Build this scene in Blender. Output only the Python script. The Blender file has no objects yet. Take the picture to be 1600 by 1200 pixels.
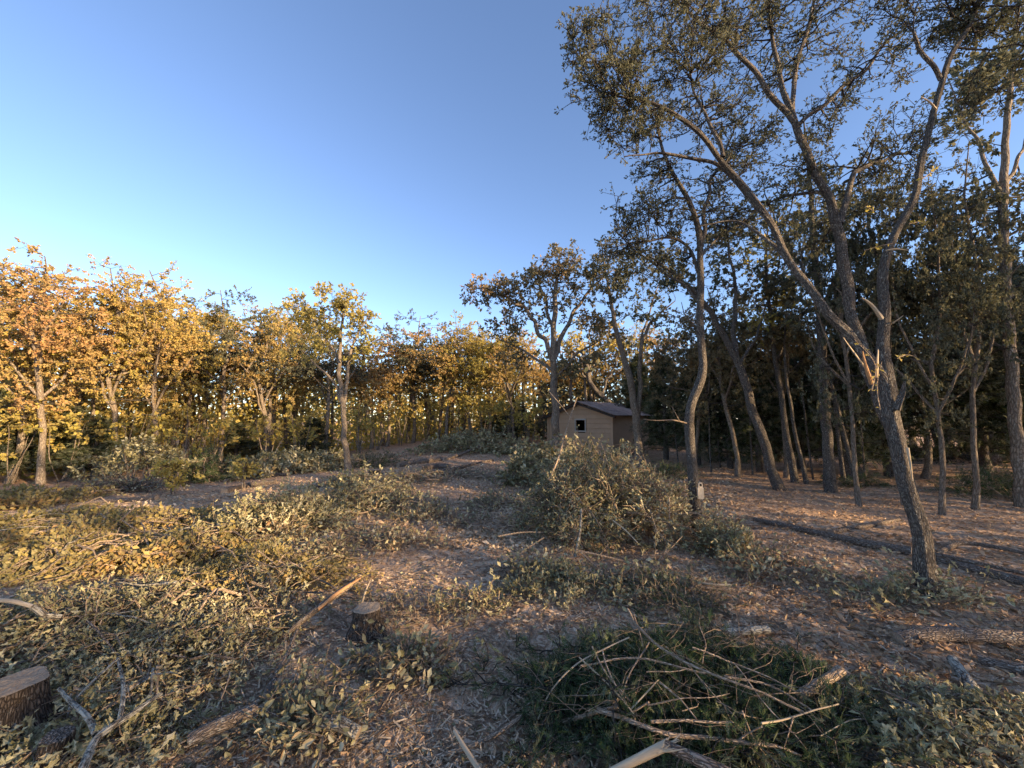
import bpy, math
import numpy as np
from mathutils import Vector

# ------------------------------------------------------------------ camera, sky, sun, exposure
SC = bpy.context.scene
COL = SC.collection
CAM_Z, PITCH, FPX = 1.65, math.atan(55 / 600), 600.0          # focal length in photo pixels (1600 wide)
cam = bpy.data.cameras.new('camera'); cam_o = bpy.data.objects.new('camera', cam); COL.objects.link(cam_o)
cam.sensor_width = 36; cam.lens = 36 * FPX / 1600; cam.clip_start = 0.05; cam.clip_end = 2000
cam_o.location = (0, 0, CAM_Z); cam_o.rotation_euler = (math.pi / 2 + PITCH, 0, 0)
SC.camera = cam_o
SUN_AZ, SUN_EL = math.radians(122), math.radians(12.5)         # azimuth clockwise from +Y (view direction)
world = bpy.data.worlds.new('World'); SC.world = world; world.use_nodes = True
wn = world.node_tree; sky = wn.nodes.new('ShaderNodeTexSky'); sky.sky_type = 'NISHITA'
sky.sun_disc = False; sky.sun_elevation = SUN_EL; sky.sun_rotation = SUN_AZ
sky.air_density = 0.8; sky.dust_density = 0.3; sky.ozone_density = 2.2
bg = wn.nodes['Background']; bg.inputs['Strength'].default_value = 0.15
wt = wn.nodes.new('ShaderNodeMix'); wt.data_type = 'RGBA'; wt.blend_type = 'MULTIPLY'; wt.inputs[0].default_value = 1.0
wt.inputs[7].default_value = (0.95, 0.88, 0.91, 1)               # white balance of the whole sky
wn.links.new(sky.outputs[0], wt.inputs[6]); wn.links.new(wt.outputs[2], bg.inputs[0])
sun = bpy.data.lights.new('sun', 'SUN'); sun.energy = 5.0; sun.angle = math.radians(0.5); sun.color = (1.0, 0.73, 0.42)
sun_o = bpy.data.objects.new('sun', sun); COL.objects.link(sun_o)
SV = Vector((math.sin(SUN_AZ) * math.cos(SUN_EL), math.cos(SUN_AZ) * math.cos(SUN_EL), math.sin(SUN_EL)))
sun_o.rotation_euler = SV.to_track_quat('Z', 'Y').to_euler()
vs = SC.view_settings; vs.view_transform = 'Standard'; vs.look = 'None'; vs.gamma = 1; vs.use_curve_mapping = False
vs.exposure = 1.5
SC.cycles.max_bounces = 4; SC.cycles.diffuse_bounces = 3; SC.cycles.use_adaptive_sampling = True; SC.cycles.adaptive_threshold = 0.015; SC.cycles.adaptive_min_samples = 12; SC.cycles.glossy_bounces = 1; SC.cycles.transparent_max_bounces = 4; SC.cycles.use_denoising = True; SC.cycles.denoising_prefilter = 'NONE'

# ------------------------------------------------------------------ numeric helpers
def hash2(ix, iy, s):
    h = (ix.astype(np.int64) * 374761393 + iy.astype(np.int64) * 668265263 + s * 974634777) & 0xffffffff
    h = ((h ^ (h >> 13)) * 1274126177) & 0xffffffff
    return ((h ^ (h >> 16)) & 0xffff) / 65535.0
def vnoise(x, y, s=0):
    ix, iy = np.floor(x), np.floor(y); fx, fy = x - ix, y - iy
    fx = fx * fx * (3 - 2 * fx); fy = fy * fy * (3 - 2 * fy)
    a, b, c, d = hash2(ix, iy, s), hash2(ix + 1, iy, s), hash2(ix, iy + 1, s), hash2(ix + 1, iy + 1, s)
    return (a + (b - a) * fx) * (1 - fy) + (c + (d - c) * fx) * fy
def sst(a, b, x):
    t = np.clip((x - a) / (b - a), 0, 1); return t * t * (3 - 2 * t)
def G(x, y):
    x = np.asarray(x, float); y = np.asarray(y, float)
    z = -0.68 * sst(2, 15, -x) * sst(3, 12, y) * (1 - sst(40, 80, np.hypot(x, y)))
    z = z + 0.42 * sst(13, 24, y) * sst(-14, -4, x) * (1 - sst(4, 14, x)) * (1 - sst(45, 90, y))
    near = 1 - sst(25, 60, np.hypot(x, y))
    z = z + near * (0.10 * (vnoise(x * .45, y * .45, 1) - .5) + 0.05 * (vnoise(x * 1.6, y * 1.6, 2) - .5)
                    + 0.036 * (vnoise(x * 5, y * 5, 3) - .5) + 0.02 * (vnoise(x * 14, y * 14, 4) - .5))
    return z
SP, CP = math.sin(PITCH), math.cos(PITCH)
def ray(px, py):
    cx, cy = (px - 800) / FPX, (600 - py) / FPX
    return np.array([cx, CP - cy * SP, SP + cy * CP])
CAMP = np.array([0, 0, CAM_Z])
def at(px, py, dep):
    d = ray(px, py); return CAMP + d * (dep / d[1])
def pz(px, py, z):
    d = ray(px, py); return CAMP + d * ((z - CAM_Z) / d[2])
def gp(px, py, up=0.0):
    d = ray(px, py); t = np.linspace(1.0, 60, 6000); P = CAMP + t[:, None] * d
    k = np.argmax(P[:, 2] < G(P[:, 0], P[:, 1]) + up); return P[k] if k > 0 else P[-1]
def unit(v):
    v = np.asarray(v, float); return v / np.maximum(np.linalg.norm(v, axis=-1, keepdims=True), 1e-9)

# ------------------------------------------------------------------ mesh helpers
class MB:
    """collects geometry as numpy blocks; every block: verts, faces (n,k), bark coordinates"""
    def __init__(s): s.v = []; s.f = []; s.b = []; s.m = []; s.n = 0
    def add(s, V, F, B=None, mi=0):
        V = np.asarray(V, float).reshape(-1, 3); F = np.asarray(F, int)
        s.v.append(V); s.f.append(F + s.n); s.b.append(V if B is None else np.asarray(B, float).reshape(-1, 3)); s.m.append(mi); s.n += len(V)
    def build(s, name, mats, parent=None, base=None, smooth=False, kind=None, label=None):
        V = np.concatenate(s.v); B = np.concatenate(s.b)
        if base is not None: V = V - np.asarray(base)
        me = bpy.data.meshes.new(name)
        me.vertices.add(len(V)); me.vertices.foreach_set('co', V.astype(np.float32).ravel())
        lv = np.concatenate([f.ravel() for f in s.f]); tot = np.concatenate([np.full(len(f), f.shape[1]) for f in s.f])
        st = np.concatenate([[0], np.cumsum(tot)[:-1]])
        me.loops.add(len(lv)); me.loops.foreach_set('vertex_index', lv.astype(np.int32))
        me.polygons.add(len(tot)); me.polygons.foreach_set('loop_start', st.astype(np.int32))
        me.polygons.foreach_set('loop_total', tot.astype(np.int32))
        mi = np.concatenate([np.full(len(f), m) for f, m in zip(s.f, s.m)])
        me.polygons.foreach_set('material_index', mi.astype(np.int32))
        me.polygons.foreach_set('use_smooth', np.full(len(tot), smooth))
        at_ = me.attributes.new('bk', 'FLOAT_VECTOR', 'POINT'); at_.data.foreach_set('vector', B.astype(np.float32).ravel())
        me.update(calc_edges=True)
        for m in (mats if isinstance(mats, (list, tuple)) else [mats]): me.materials.append(m)
        o = bpy.data.objects.new(name, me); COL.objects.link(o)
        if parent is not None: o.parent = parent
        elif base is not None: o.location = base
        if kind: o['kind'] = kind
        if label: o['label'] = label
        return o
def frames(T):
    a = np.where(np.abs(T[..., 2:3]) < .9, np.array([0, 0, 1.0]), np.array([1.0, 0, 0]))
    n = unit(np.cross(T, a)); return n, np.cross(T, n)
def tubes(mb, P, R, sides=5, mi=0, cap=False, ph=None):
    """P (N,k,3) R (N,k): many short tubes at once"""
    P = np.asarray(P, float); R = np.asarray(R, float); N, k, _ = P.shape
    if N == 0: return
    T = unit(P[:, -1] - P[:, 0]); n, b = frames(T)
    a = np.arange(sides) * 2 * math.pi / sides
    ca, sa = np.cos(a), np.sin(a)
    off = ca[None, :, None] * n[:, None] + sa[None, :, None] * b[:, None]
    V = P[:, :, None] + R[:, :, None, None] * off[:, None]
    L = np.concatenate([np.zeros((N, 1)), np.cumsum(np.linalg.norm(np.diff(P, axis=1), axis=2), axis=1)], 1)
    r0 = np.maximum(R.max(axis=1), .01)
    B = np.stack([np.broadcast_to(ca[None, None] * r0[:, None, None], V.shape[:3]), np.broadcast_to(sa[None, None] * r0[:, None, None], V.shape[:3]),
                  np.broadcast_to(L[:, :, None] + (np.arange(N) * .37)[:, None, None], V.shape[:3])], -1)
    i = np.arange(N)[:, None, None] * (k * sides) + np.arange(k - 1)[None, :, None] * sides
    j = np.arange(sides)[None, None]; j2 = (j + 1) % sides
    F = np.stack([i + j, i + j2, i + sides + j2, i + sides + j], -1).reshape(-1, 4)
    mb.add(V, F, B, mi)
def resample(P, R, step):
    P = np.asarray(P, float); R = np.asarray(R, float)
    s = np.concatenate([[0], np.cumsum(np.linalg.norm(np.diff(P, axis=0), axis=1))])
    n = max(3, int(s[-1] / step) + 1); q = np.linspace(0, s[-1], n)
    # catmull style smoothing: interpolate linearly, then relax
    X = np.stack([np.interp(q, s, P[:, i]) for i in range(3)], 1); r = np.interp(q, s, R)
    w = max(1, int(.45 * s[-1] / max(1, len(P) - 1) / (s[-1] / (n - 1))))
    if w > 1:
        for _ in range(2):
            Y = np.pad(X, ((w, w), (0, 0)), 'edge'); rr = np.pad(r, (w, w), 'edge')
            ker = np.ones(2 * w + 1) / (2 * w + 1)
            X2 = np.stack([np.convolve(Y[:, i], ker, 'valid') for i in range(3)], 1)
            r2 = np.convolve(rr, ker, 'valid')
            e = np.minimum(np.minimum(np.arange(n), np.arange(n)[::-1]) / w, 1)[:, None]
            X = X * (1 - e) + X2 * e; r = r * (1 - e[:, 0]) + r2 * e[:, 0]
    return X, r
def limb(mb, P, R, sides=10, step=.08, rough=.05, seed=0, mi=0, cap=False, capmi=None, jag=0.0, wob=0.0):
    """one smooth tapered limb with uneven bark relief"""
    X, r = resample(P, R, step); n = len(X)
    if wob and n > 8:
        rw = np.random.default_rng(seed + 999); q = np.linspace(0, 1, n) * (np.linalg.norm(np.diff(X, axis=0), axis=1).sum()); env = np.minimum(1, np.minimum(np.arange(n), np.arange(n)[::-1]) / 6)[:, None]
        X = X + env * (r[:, None] * .45 + .008) * wob * sum(rw.normal(size=3) * .6 * np.sin(q[:, None] * f + rw.uniform(0, 6)) for f in (3.1, 5.3, 8.7))
    T = unit(np.gradient(X, axis=0)); N0, _ = frames(T[0]); N = np.zeros((n, 3)); N[0] = N0
    for i in range(1, n):
        v = N[i - 1] - T[i] * np.dot(N[i - 1], T[i]); N[i] = v / max(1e-9, np.linalg.norm(v))
    Bn = np.cross(T, N); a = np.arange(sides) * 2 * math.pi / sides
    s = np.concatenate([[0], np.cumsum(np.linalg.norm(np.diff(X, axis=0), axis=1))])
    A, S = np.meshgrid(a, s)
    rg = np.random.default_rng(seed); d = np.zeros_like(A)
    for _ in range(7):
        d += rg.uniform(.3, 1) * np.sin(rg.integers(1, 6) * A + rg.uniform(1, 9) * S + rg.uniform(0, 6.3))
    d = d * rough / 2.2 + rough * .8 * (vnoise(A * sides / 6.283, S / step * .8, seed) - .5)
    rad = r[:, None] * (1 + d)
    if jag: 
        X = X.copy()
    V = X[:, None] + rad[..., None] * (np.cos(A)[..., None] * N[:, None] + np.sin(A)[..., None] * Bn[:, None])
    if jag:
        V[-1] += T[-1] * (rg.uniform(-.2, 1, sides)[:, None] * jag)
    r0 = float(np.max(r)); B = np.stack([np.cos(A) * r0, np.sin(A) * r0, S + seed * .7], -1)
    i = np.arange(n - 1)[:, None] * sides; j = np.arange(sides)[None]; j2 = (j + 1) % sides
    mb.add(V, np.stack([i + j, i + j2, i + sides + j2, i + sides + j], -1).reshape(-1, 4), B, mi)
    for k, cen, ring in ((0, X[0], V[0]), (1, X[-1], V[-1])):
        if cap and (cap is True or cap == k + 1):
            c = ring.mean(0) - (T[-1] * jag * .6 if k else 0)
            j = np.arange(sides); f = np.stack([j, (j + 1) % sides, np.full(sides, sides)], -1)
            if k == 0: f = f[:, ::-1]
            mb.add(np.vstack([ring, c]), f, None, capmi if capmi is not None else mi)
    return X, r

# leaf templates: (verts, faces with equal vertex count)
def halves(pts, fold):
    h = np.array(pts, float); n = len(h)
    R = np.stack([h[:, 0], h[:, 1], np.abs(h[:, 0]) * fold - .12 * (h[:, 1] - .4) ** 2], 1); L = R * np.array([-1, 1, 1]); 
    L[:, 1] = L[:, 1] + np.where(np.abs(L[:, 0]) > .01, .04, 0)
    return np.vstack([R, L]), np.array([list(range(n)), list(range(2 * n - 1, n - 1, -1))])
LEAF_HD = halves([(0, 0), (.03, .16), (.15, .26), (.07, .38), (.10, .44), (.29, .52), (.27, .62), (.11, .70), (.17, .84), (0, 1)], .45)
LEAF_MD = halves([(0, 0), (.14, .26), (.07, .42), (.29, .58), (.11, .76), (0, 1)], .45)
LEAF_LD = (np.array([(0, 0, 0), (.29, .5, .06), (0, 1, 0), (-.26, .6, .04)]), np.array([[0, 1, 2, 3]]))
OVAL = halves([(0, 0), (.2, .25), (.24, .55), (.12, .85), (0, 1)], .3)
CURL = (np.array([(-.10, 0, .06), (.10, .03, .0), (.24, .5, .16), (.06, 1, .05), (-.10, .97, .22), (-.22, .45, .0)]), np.array([[0, 1, 2, 5], [5, 2, 3, 4]]))
CHIP = (np.array([(-.06, 0, 0), (.06, .02, .01), (.07, 1, .02), (-.05, .93, .04)]), np.array([[0, 1, 2, 3]]))
def spray_t(seed, n=6):
    rg = np.random.default_rng(seed); V = []; F = []
    for i in range(n):
        y0 = i / n * .6; s = 1 if i % 2 else -1; a = s * rg.uniform(.25, .75); l = rg.uniform(.4, .75) * (1 - y0 * .4)
        if i == n - 1: a = 0
        d = np.array([math.sin(a), math.cos(a), rg.uniform(-.3, .3)]); w = np.array([d[1], -d[0], 0]) * .026
        p = np.array([0, y0, 0]); b = len(V); V += [p - w, p + w, p + d * l]; F.append([b, b + 1, b + 2])
    return np.array(V), np.array(F)
SPRAY = spray_t(3, 6)
def leaves(mb, P, D, N, S, tpl, mi=0):
    P = np.asarray(P, float); n = len(P)
    if n == 0: return
    D = unit(D); W = unit(np.cross(D, N)); Nn = np.cross(W, D); tv, tf = tpl
    V = P[:, None] + S[:, None, None] * (tv[None, :, 0:1] * W[:, None] + tv[None, :, 1:2] * D[:, None] + tv[None, :, 2:3] * Nn[:, None])
    F = (np.arange(n)[:, None, None] * len(tv) + tf[None]).reshape(-1, tf.shape[1])
    mb.add(V, F, None, mi)

# ------------------------------------------------------------------ materials
MATS = {}
class NT:
    def __init__(s, name):
        s.m = bpy.data.materials.new(name); s.m.use_nodes = True; s.t = s.m.node_tree; s.t.nodes.clear()
        s.out = s.n('ShaderNodeOutputMaterial'); MATS[name] = s.m
    def n(s, typ, **kw):
        x = s.t.nodes.new(typ)
        for k, v in kw.items(): setattr(x, k, v)
        return x
    def l(s, a, b): s.t.links.new(a, b)
    def ramp(s, fac, stops, interp='LINEAR'):
        r = s.n('ShaderNodeValToRGB'); r.color_ramp.interpolation = interp
        e = r.color_ramp.elements
        while len(e) < len(stops): e.new(.5)
        for x, (p, c) in zip(e, stops): x.position = p; x.color = (*c, 1)
        s.l(fac, r.inputs[0]); return r.outputs[0]
    def noise(s, vec, scale, detail=4, rough=.6):
        x = s.n('ShaderNodeTexNoise'); x.inputs['Scale'].default_value = scale; x.inputs['Detail'].default_value = detail
        x.inputs['Roughness'].default_value = rough
        if vec is not None: s.l(vec, x.inputs['Vector'])
        return x.outputs['Fac']
    def mix(s, fac, a, b, blend='MIX'):
        x = s.n('ShaderNodeMix', data_type='RGBA', blend_type=blend)
        for sock, v in ((x.inputs[0], fac), (x.inputs[6], a), (x.inputs[7], b)):
            if isinstance(v, (int, float)): sock.default_value = v
            elif isinstance(v, tuple): sock.default_value = (*v, 1)
            else: s.l(v, sock)
        return x.outputs[2]
    def math(s, op, a, b):
        x = s.n('ShaderNodeMath', operation=op)
        for sock, v in ((x.inputs[0], a), (x.inputs[1], b)):
            if isinstance(v, (int, float)): sock.default_value = v
            else: s.l(v, sock)
        return x.outputs[0]
    def vmul(s, v, sc):
        x = s.n('ShaderNodeVectorMath', operation='MULTIPLY'); s.l(v, x.inputs[0]); x.inputs[1].default_value = sc; return x.outputs[0]
    def attr(s, a='bk'):
        return s.n('ShaderNodeAttribute', attribute_name=a).outputs['Vector']
    def principled(s, col, rough=.85, bump=None, bs=.5, bd=.02, spec=.2):
        p = s.n('ShaderNodeBsdfPrincipled'); 
        if isinstance(col, tuple): p.inputs['Base Color'].default_value = (*col, 1)
        else: s.l(col, p.inputs['Base Color'])
        p.inputs['Roughness'].default_value = rough; p.inputs['Specular IOR Level'].default_value = spec
        if bump is not None:
            b = s.n('ShaderNodeBump'); b.inputs['Strength'].default_value = bs; b.inputs['Distance'].default_value = bd
            s.l(bump, b.inputs['Height']); s.l(b.outputs[0], p.inputs['Normal'])
        s.l(p.outputs[0], s.out.inputs[0]); return p
def leaf_mat(name, stops, trans=.35, objvar=0.0, patch=None, gloss=0):
    t = NT(name); g = t.n('ShaderNodeNewGeometry'); f = g.outputs['Random Per Island']
    if patch:                                                     # clumps of a tree that have turned earlier than the rest
        tc = t.n('ShaderNodeTexCoord'); nz = t.noise(tc.outputs['Object'], patch, 2, .5)
        f = t.math('ADD', t.math('MULTIPLY', f, .55), t.math('SUBTRACT', t.math('MULTIPLY', nz, 1.5), .52))
    if objvar:
        oi = t.n('ShaderNodeObjectInfo'); f = t.math('ADD', f, t.math('MULTIPLY', t.math('SUBTRACT', oi.outputs['Random'], .5), objvar))
    c = t.ramp(f, stops)
    c = t.mix(t.math('MULTIPLY', g.outputs['Backfacing'], .35), c, (.30, .29, .21))   # paler leaf undersides
    if gloss:
        d = t.n('ShaderNodeBsdfPrincipled'); t.l(c, d.inputs['Base Color']); d.inputs['Roughness'].default_value = .5
        d.inputs['Specular IOR Level'].default_value = gloss * 2
    else:
        d = t.n('ShaderNodeBsdfDiffuse'); t.l(c, d.inputs[0])
    tr = t.n('ShaderNodeBsdfTranslucent'); t.l(t.mix(.5, c, (1., .85, .45), 'MULTIPLY'), tr.inputs[0])
    ms = t.n('ShaderNodeMixShader'); ms.inputs[0].default_value = trans
    t.l(d.outputs[0], ms.inputs[1]); t.l(tr.outputs[0], ms.inputs[2]); t.l(ms.outputs[0], t.out.inputs[0]); return t.m
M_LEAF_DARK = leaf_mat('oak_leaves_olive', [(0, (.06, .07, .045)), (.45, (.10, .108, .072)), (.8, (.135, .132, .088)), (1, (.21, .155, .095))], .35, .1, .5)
M_LEAF_GOLD = leaf_mat('oak_leaves_autumn', [(0, (.34, .31, .085)), (.35, (.52, .43, .11)), (.7, (.66, .50, .15)), (1, (.64, .42, .15))], .52, .3, .35)
M_LEAF_RUST = leaf_mat('oak_leaves_rust', [(0, (.32, .26, .09)), (.4, (.52, .36, .13)), (.8, (.58, .33, .14)), (1, (.50, .26, .13))], .4, .2, .4)
M_LEAF_CUT = leaf_mat('cut_oak_leaves', [(0, (.11, .098, .045)), (.32, (.22, .195, .09)), (.58, (.42, .375, .20)), (.8, (.66, .57, .36)), (.93, (.52, .36, .18)), (1, (.46, .25, .12))], .25, .15, 1.2, .2)
M_LEAF_DRY = leaf_mat('dry_fallen_leaves', [(0, (.28, .17, .10)), (.4, (.50, .34, .215)), (.75, (.68, .51, .345)), (1, (.80, .66, .48))], .15, 0, .9)
M_LEAF_FLOOR = leaf_mat('brown_floor_leaves', [(0, (.24, .14, .08)), (.4, (.43, .265, .155)), (.75, (.58, .39, .24)), (1, (.70, .52, .36))], .15, 0, .9)
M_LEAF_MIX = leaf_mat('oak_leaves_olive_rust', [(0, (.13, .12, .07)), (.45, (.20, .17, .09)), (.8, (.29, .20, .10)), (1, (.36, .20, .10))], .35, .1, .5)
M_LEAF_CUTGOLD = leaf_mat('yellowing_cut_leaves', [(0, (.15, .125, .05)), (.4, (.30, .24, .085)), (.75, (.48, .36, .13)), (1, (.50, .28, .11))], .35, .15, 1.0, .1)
M_CEDAR = leaf_mat('cedar_foliage', [(0, (.03, .04, .02)), (.5, (.052, .066, .03)), (1, (.09, .10, .045))], .15, .2, 1.0)
M_CEDAR_CUT = leaf_mat('cut_cedar_foliage', [(0, (.035, .055, .026)), (.5, (.065, .095, .042)), (.9, (.10, .135, .058)), (1, (.15, .14, .065))], .15, .2, 1.6)
def bark_mat(name, dark, light, lichen=0.0, fis=1.0, warm=None):
    t = NT(name); b = t.attr()
    v = t.n('ShaderNodeTexVoronoi', feature='DISTANCE_TO_EDGE'); v.inputs['Scale'].default_value = 38 * fis
    wv = t.n('ShaderNodeTexNoise'); wv.inputs['Scale'].default_value = 9; t.l(b, wv.inputs['Vector'])
    ad = t.n('ShaderNodeVectorMath', operation='ADD'); t.l(t.vmul(b, (1, 1, .32)), ad.inputs[0])
    t.l(t.vmul(wv.outputs['Color'], (.035, .035, .05)), ad.inputs[1]); t.l(ad.outputs[0], v.inputs['Vector'])
    n1 = t.noise(t.vmul(b, (1, 1, .4)), 30, 5, .7); n2 = t.noise(b, 4, 3, .6)
    h = t.math('ADD', t.math('MULTIPLY', t.math('MINIMUM', t.math('MULTIPLY', v.outputs['Distance'], 4.0), 1.0), .7), t.math('MULTIPLY', n1, .5))
    c = t.ramp(h, [(.25, dark), (.6, tuple((a + b_) / 2 for a, b_ in zip(dark, light))), (1, light)])
    c = t.mix(t.math('MULTIPLY', n2, .5), c, tuple(x * .6 for x in light))
    if lichen:
        ln = t.noise(b, 22, 4, .75)
        c = t.mix(t.ramp(ln, [(.62 - lichen * .25, (0, 0, 0)), (.70 - lichen * .2, (1, 1, 1))]), c, (.46, .42, .34))
    t.principled(c, .95, h, .9, .015, .1); return t.m
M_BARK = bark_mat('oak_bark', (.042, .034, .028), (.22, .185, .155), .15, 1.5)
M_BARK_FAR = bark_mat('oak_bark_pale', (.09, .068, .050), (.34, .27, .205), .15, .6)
M_TWIG = bark_mat('twig_bark', (.045, .038, .032), (.14, .12, .10), 0, 1.5)
M_STICK = bark_mat('dry_stick_bark', (.28, .19, .125), (.62, .47, .34), .02, 2.2)
M_LICHEN = bark_mat('lichen_bark', (.07, .058, .046), (.26, .22, .18), .75, 1.6)
M_LOG = bark_mat('log_bark', (.075, .054, .041), (.36, .28, .22), .15, 2.0)
M_STUMP = bark_mat('stump_bark', (.035, .026, .02), (.16, .122, .095), .1, 1.7)
def wood_mat(name, a, b, rough=.8):
    t = NT(name); v = t.attr(); n = t.noise(t.vmul(v, (60, 60, 4)), 1.0, 4, .7); n2 = t.noise(v, 14, 3)
    c = t.mix(t.math('MULTIPLY', n2, .5), t.ramp(n, [(.3, a), (.7, b)]), tuple(x * .7 for x in a))
    t.principled(c, rough, n, .5, .006, .15); return t.m
M_WOOD = wood_mat('fresh_split_wood', (.42, .30, .19), (.66, .54, .38))
M_CHIP = wood_mat('bark_chip_wood', (.46, .33, .22), (.72, .57, .42))
M_WOOD_RED = wood_mat('torn_heartwood', (.34, .17, .08), (.55, .33, .17))
def ring_mat():
    t = NT('sawn_wood'); tc = t.n('ShaderNodeTexCoord'); n = t.noise(tc.outputs['Object'], 40, 4, .7); n2 = t.noise(tc.outputs['Object'], 7, 3)
    c = t.mix(t.math('MULTIPLY', n2, .8), t.ramp(n, [(.3, (.25, .18, .12)), (.7, (.48, .37, .26))]), (.24, .18, .13)); t.principled(c, .9, n, .8, .015, .1); return t.m
M_SAWN = ring_mat()
def ground_mat():
    t = NT('forest_soil'); g = t.n('ShaderNodeTexCoord').outputs['Object']
    n1 = t.noise(g, .35, 4, .6); n2 = t.noise(g, 3.2, 6, .7); n3 = t.noise(g, 26, 6, .75)
    soil = t.ramp(n3, [(.3, (.22, .150, .105)), (.55, (.42, .30, .215)), (.8, (.64, .49, .37))])
    lit = t.n('ShaderNodeTexVoronoi'); lit.inputs['Scale'].default_value = 17; t.l(g, lit.inputs['Vector'])
    lc = t.n('ShaderNodeSeparateColor'); t.l(lit.outputs['Color'], lc.inputs[0])
    litter = t.ramp(lc.outputs[0], [(0, (.29, .17, .10)), (.4, (.48, .305, .185)), (.75, (.64, .44, .29)), (1, (.75, .56, .40))])
    m = t.ramp(t.math('ADD', t.math('MULTIPLY', n1, .6), t.math('MULTIPLY', n2, .5)), [(.42, (0, 0, 0)), (.6, (1, 1, 1))])
    sx = t.n('ShaderNodeSeparateXYZ'); t.l(g, sx.inputs[0])
    far = t.n('ShaderNodeMapRange'); t.l(sx.outputs[1], far.inputs[0]); far.inputs[1].default_value = 4; far.inputs[2].default_value = 14   # leaf fall lies thicker under the trees
    m2 = t.math('MAXIMUM', m, far.outputs[0])
    c = t.mix(m2, soil, litter)
    c = t.mix(t.math('MULTIPLY', far.outputs[0], .45), c, (.44, .255, .15))
    h = t.math('ADD', t.math('MULTIPLY', n3, .8), t.math('MULTIPLY', lit.outputs['Distance'], .6))
    t.principled(c, .95, h, .9, .035, .1); return t.m
M_GROUND = ground_mat()
def plain(name, a, b, scale=12, rough=.8, bump=.3):
    t = NT(name); g = t.n('ShaderNodeTexCoord').outputs['Object']; n = t.noise(g, scale, 5, .65)
    n = t.math('ADD', n, t.math('MULTIPLY', t.math('SUBTRACT', t.n('ShaderNodeObjectInfo').outputs['Random'], .5), .18))
    t.principled(t.ramp(n, [(.3, a), (.7, b)]), rough, n, bump, .01, .2); return t.m
M_SIDING = plain('tan_painted_boards', (.40, .265, .17), (.47, .315, .205), 2.5, .8, .08)
M_ROOF = plain('rusty_brown_roof_metal', (.20, .13, .10), (.38, .265, .21), 4, .7)
M_TRIM = plain('pale_window_trim', (.34, .30, .26), (.46, .42, .37), 9)
M_SHADE = plain('shed_shade_dark', (.035, .028, .024), (.07, .055, .045), 6)  # interior shade put into the colour; the rafters use it too
M_TAG = plain('tan_wood_tag', (.42, .33, .24), (.60, .50, .38), 30)
M_HOLE = plain('dark_tag_hole', (.02, .017, .015), (.03, .025, .02), 30)

# ------------------------------------------------------------------ things
def thing(name, label, cat, loc, group=None):
    o = bpy.data.objects.new(name, None); COL.objects.link(o); o.location = tuple(loc); o.empty_display_size = .2
    o['label'] = label; o['category'] = cat
    if group: o['group'] = group
    return o
def tag(o, label, cat, group=None):
    o['label'] = label; o['category'] = cat
    if group: o['group'] = group
    return o

# ------------------------------------------------------------------ ground
def grid_axis(a, n, lim):
    u = np.linspace(-1, 1, n); return np.sinh(u * a) / np.sinh(a) * lim
gx = grid_axis(5.6, 225, 400); gy = grid_axis(5.6, 235, 400) + 4.0
GX, GY = np.meshgrid(gx, gy); GZ = G(GX, GY)
nx = len(gx); ii = (np.arange(len(gy) - 1)[:, None] * nx + np.arange(nx - 1)[None]).ravel()
mb = MB(); mb.add(np.stack([GX, GY, GZ], -1).reshape(-1, 3), np.stack([ii, ii + 1, ii + nx + 1, ii + nx], -1))
go = mb.build('ground', M_GROUND, smooth=True); go['kind'] = 'structure'

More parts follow.
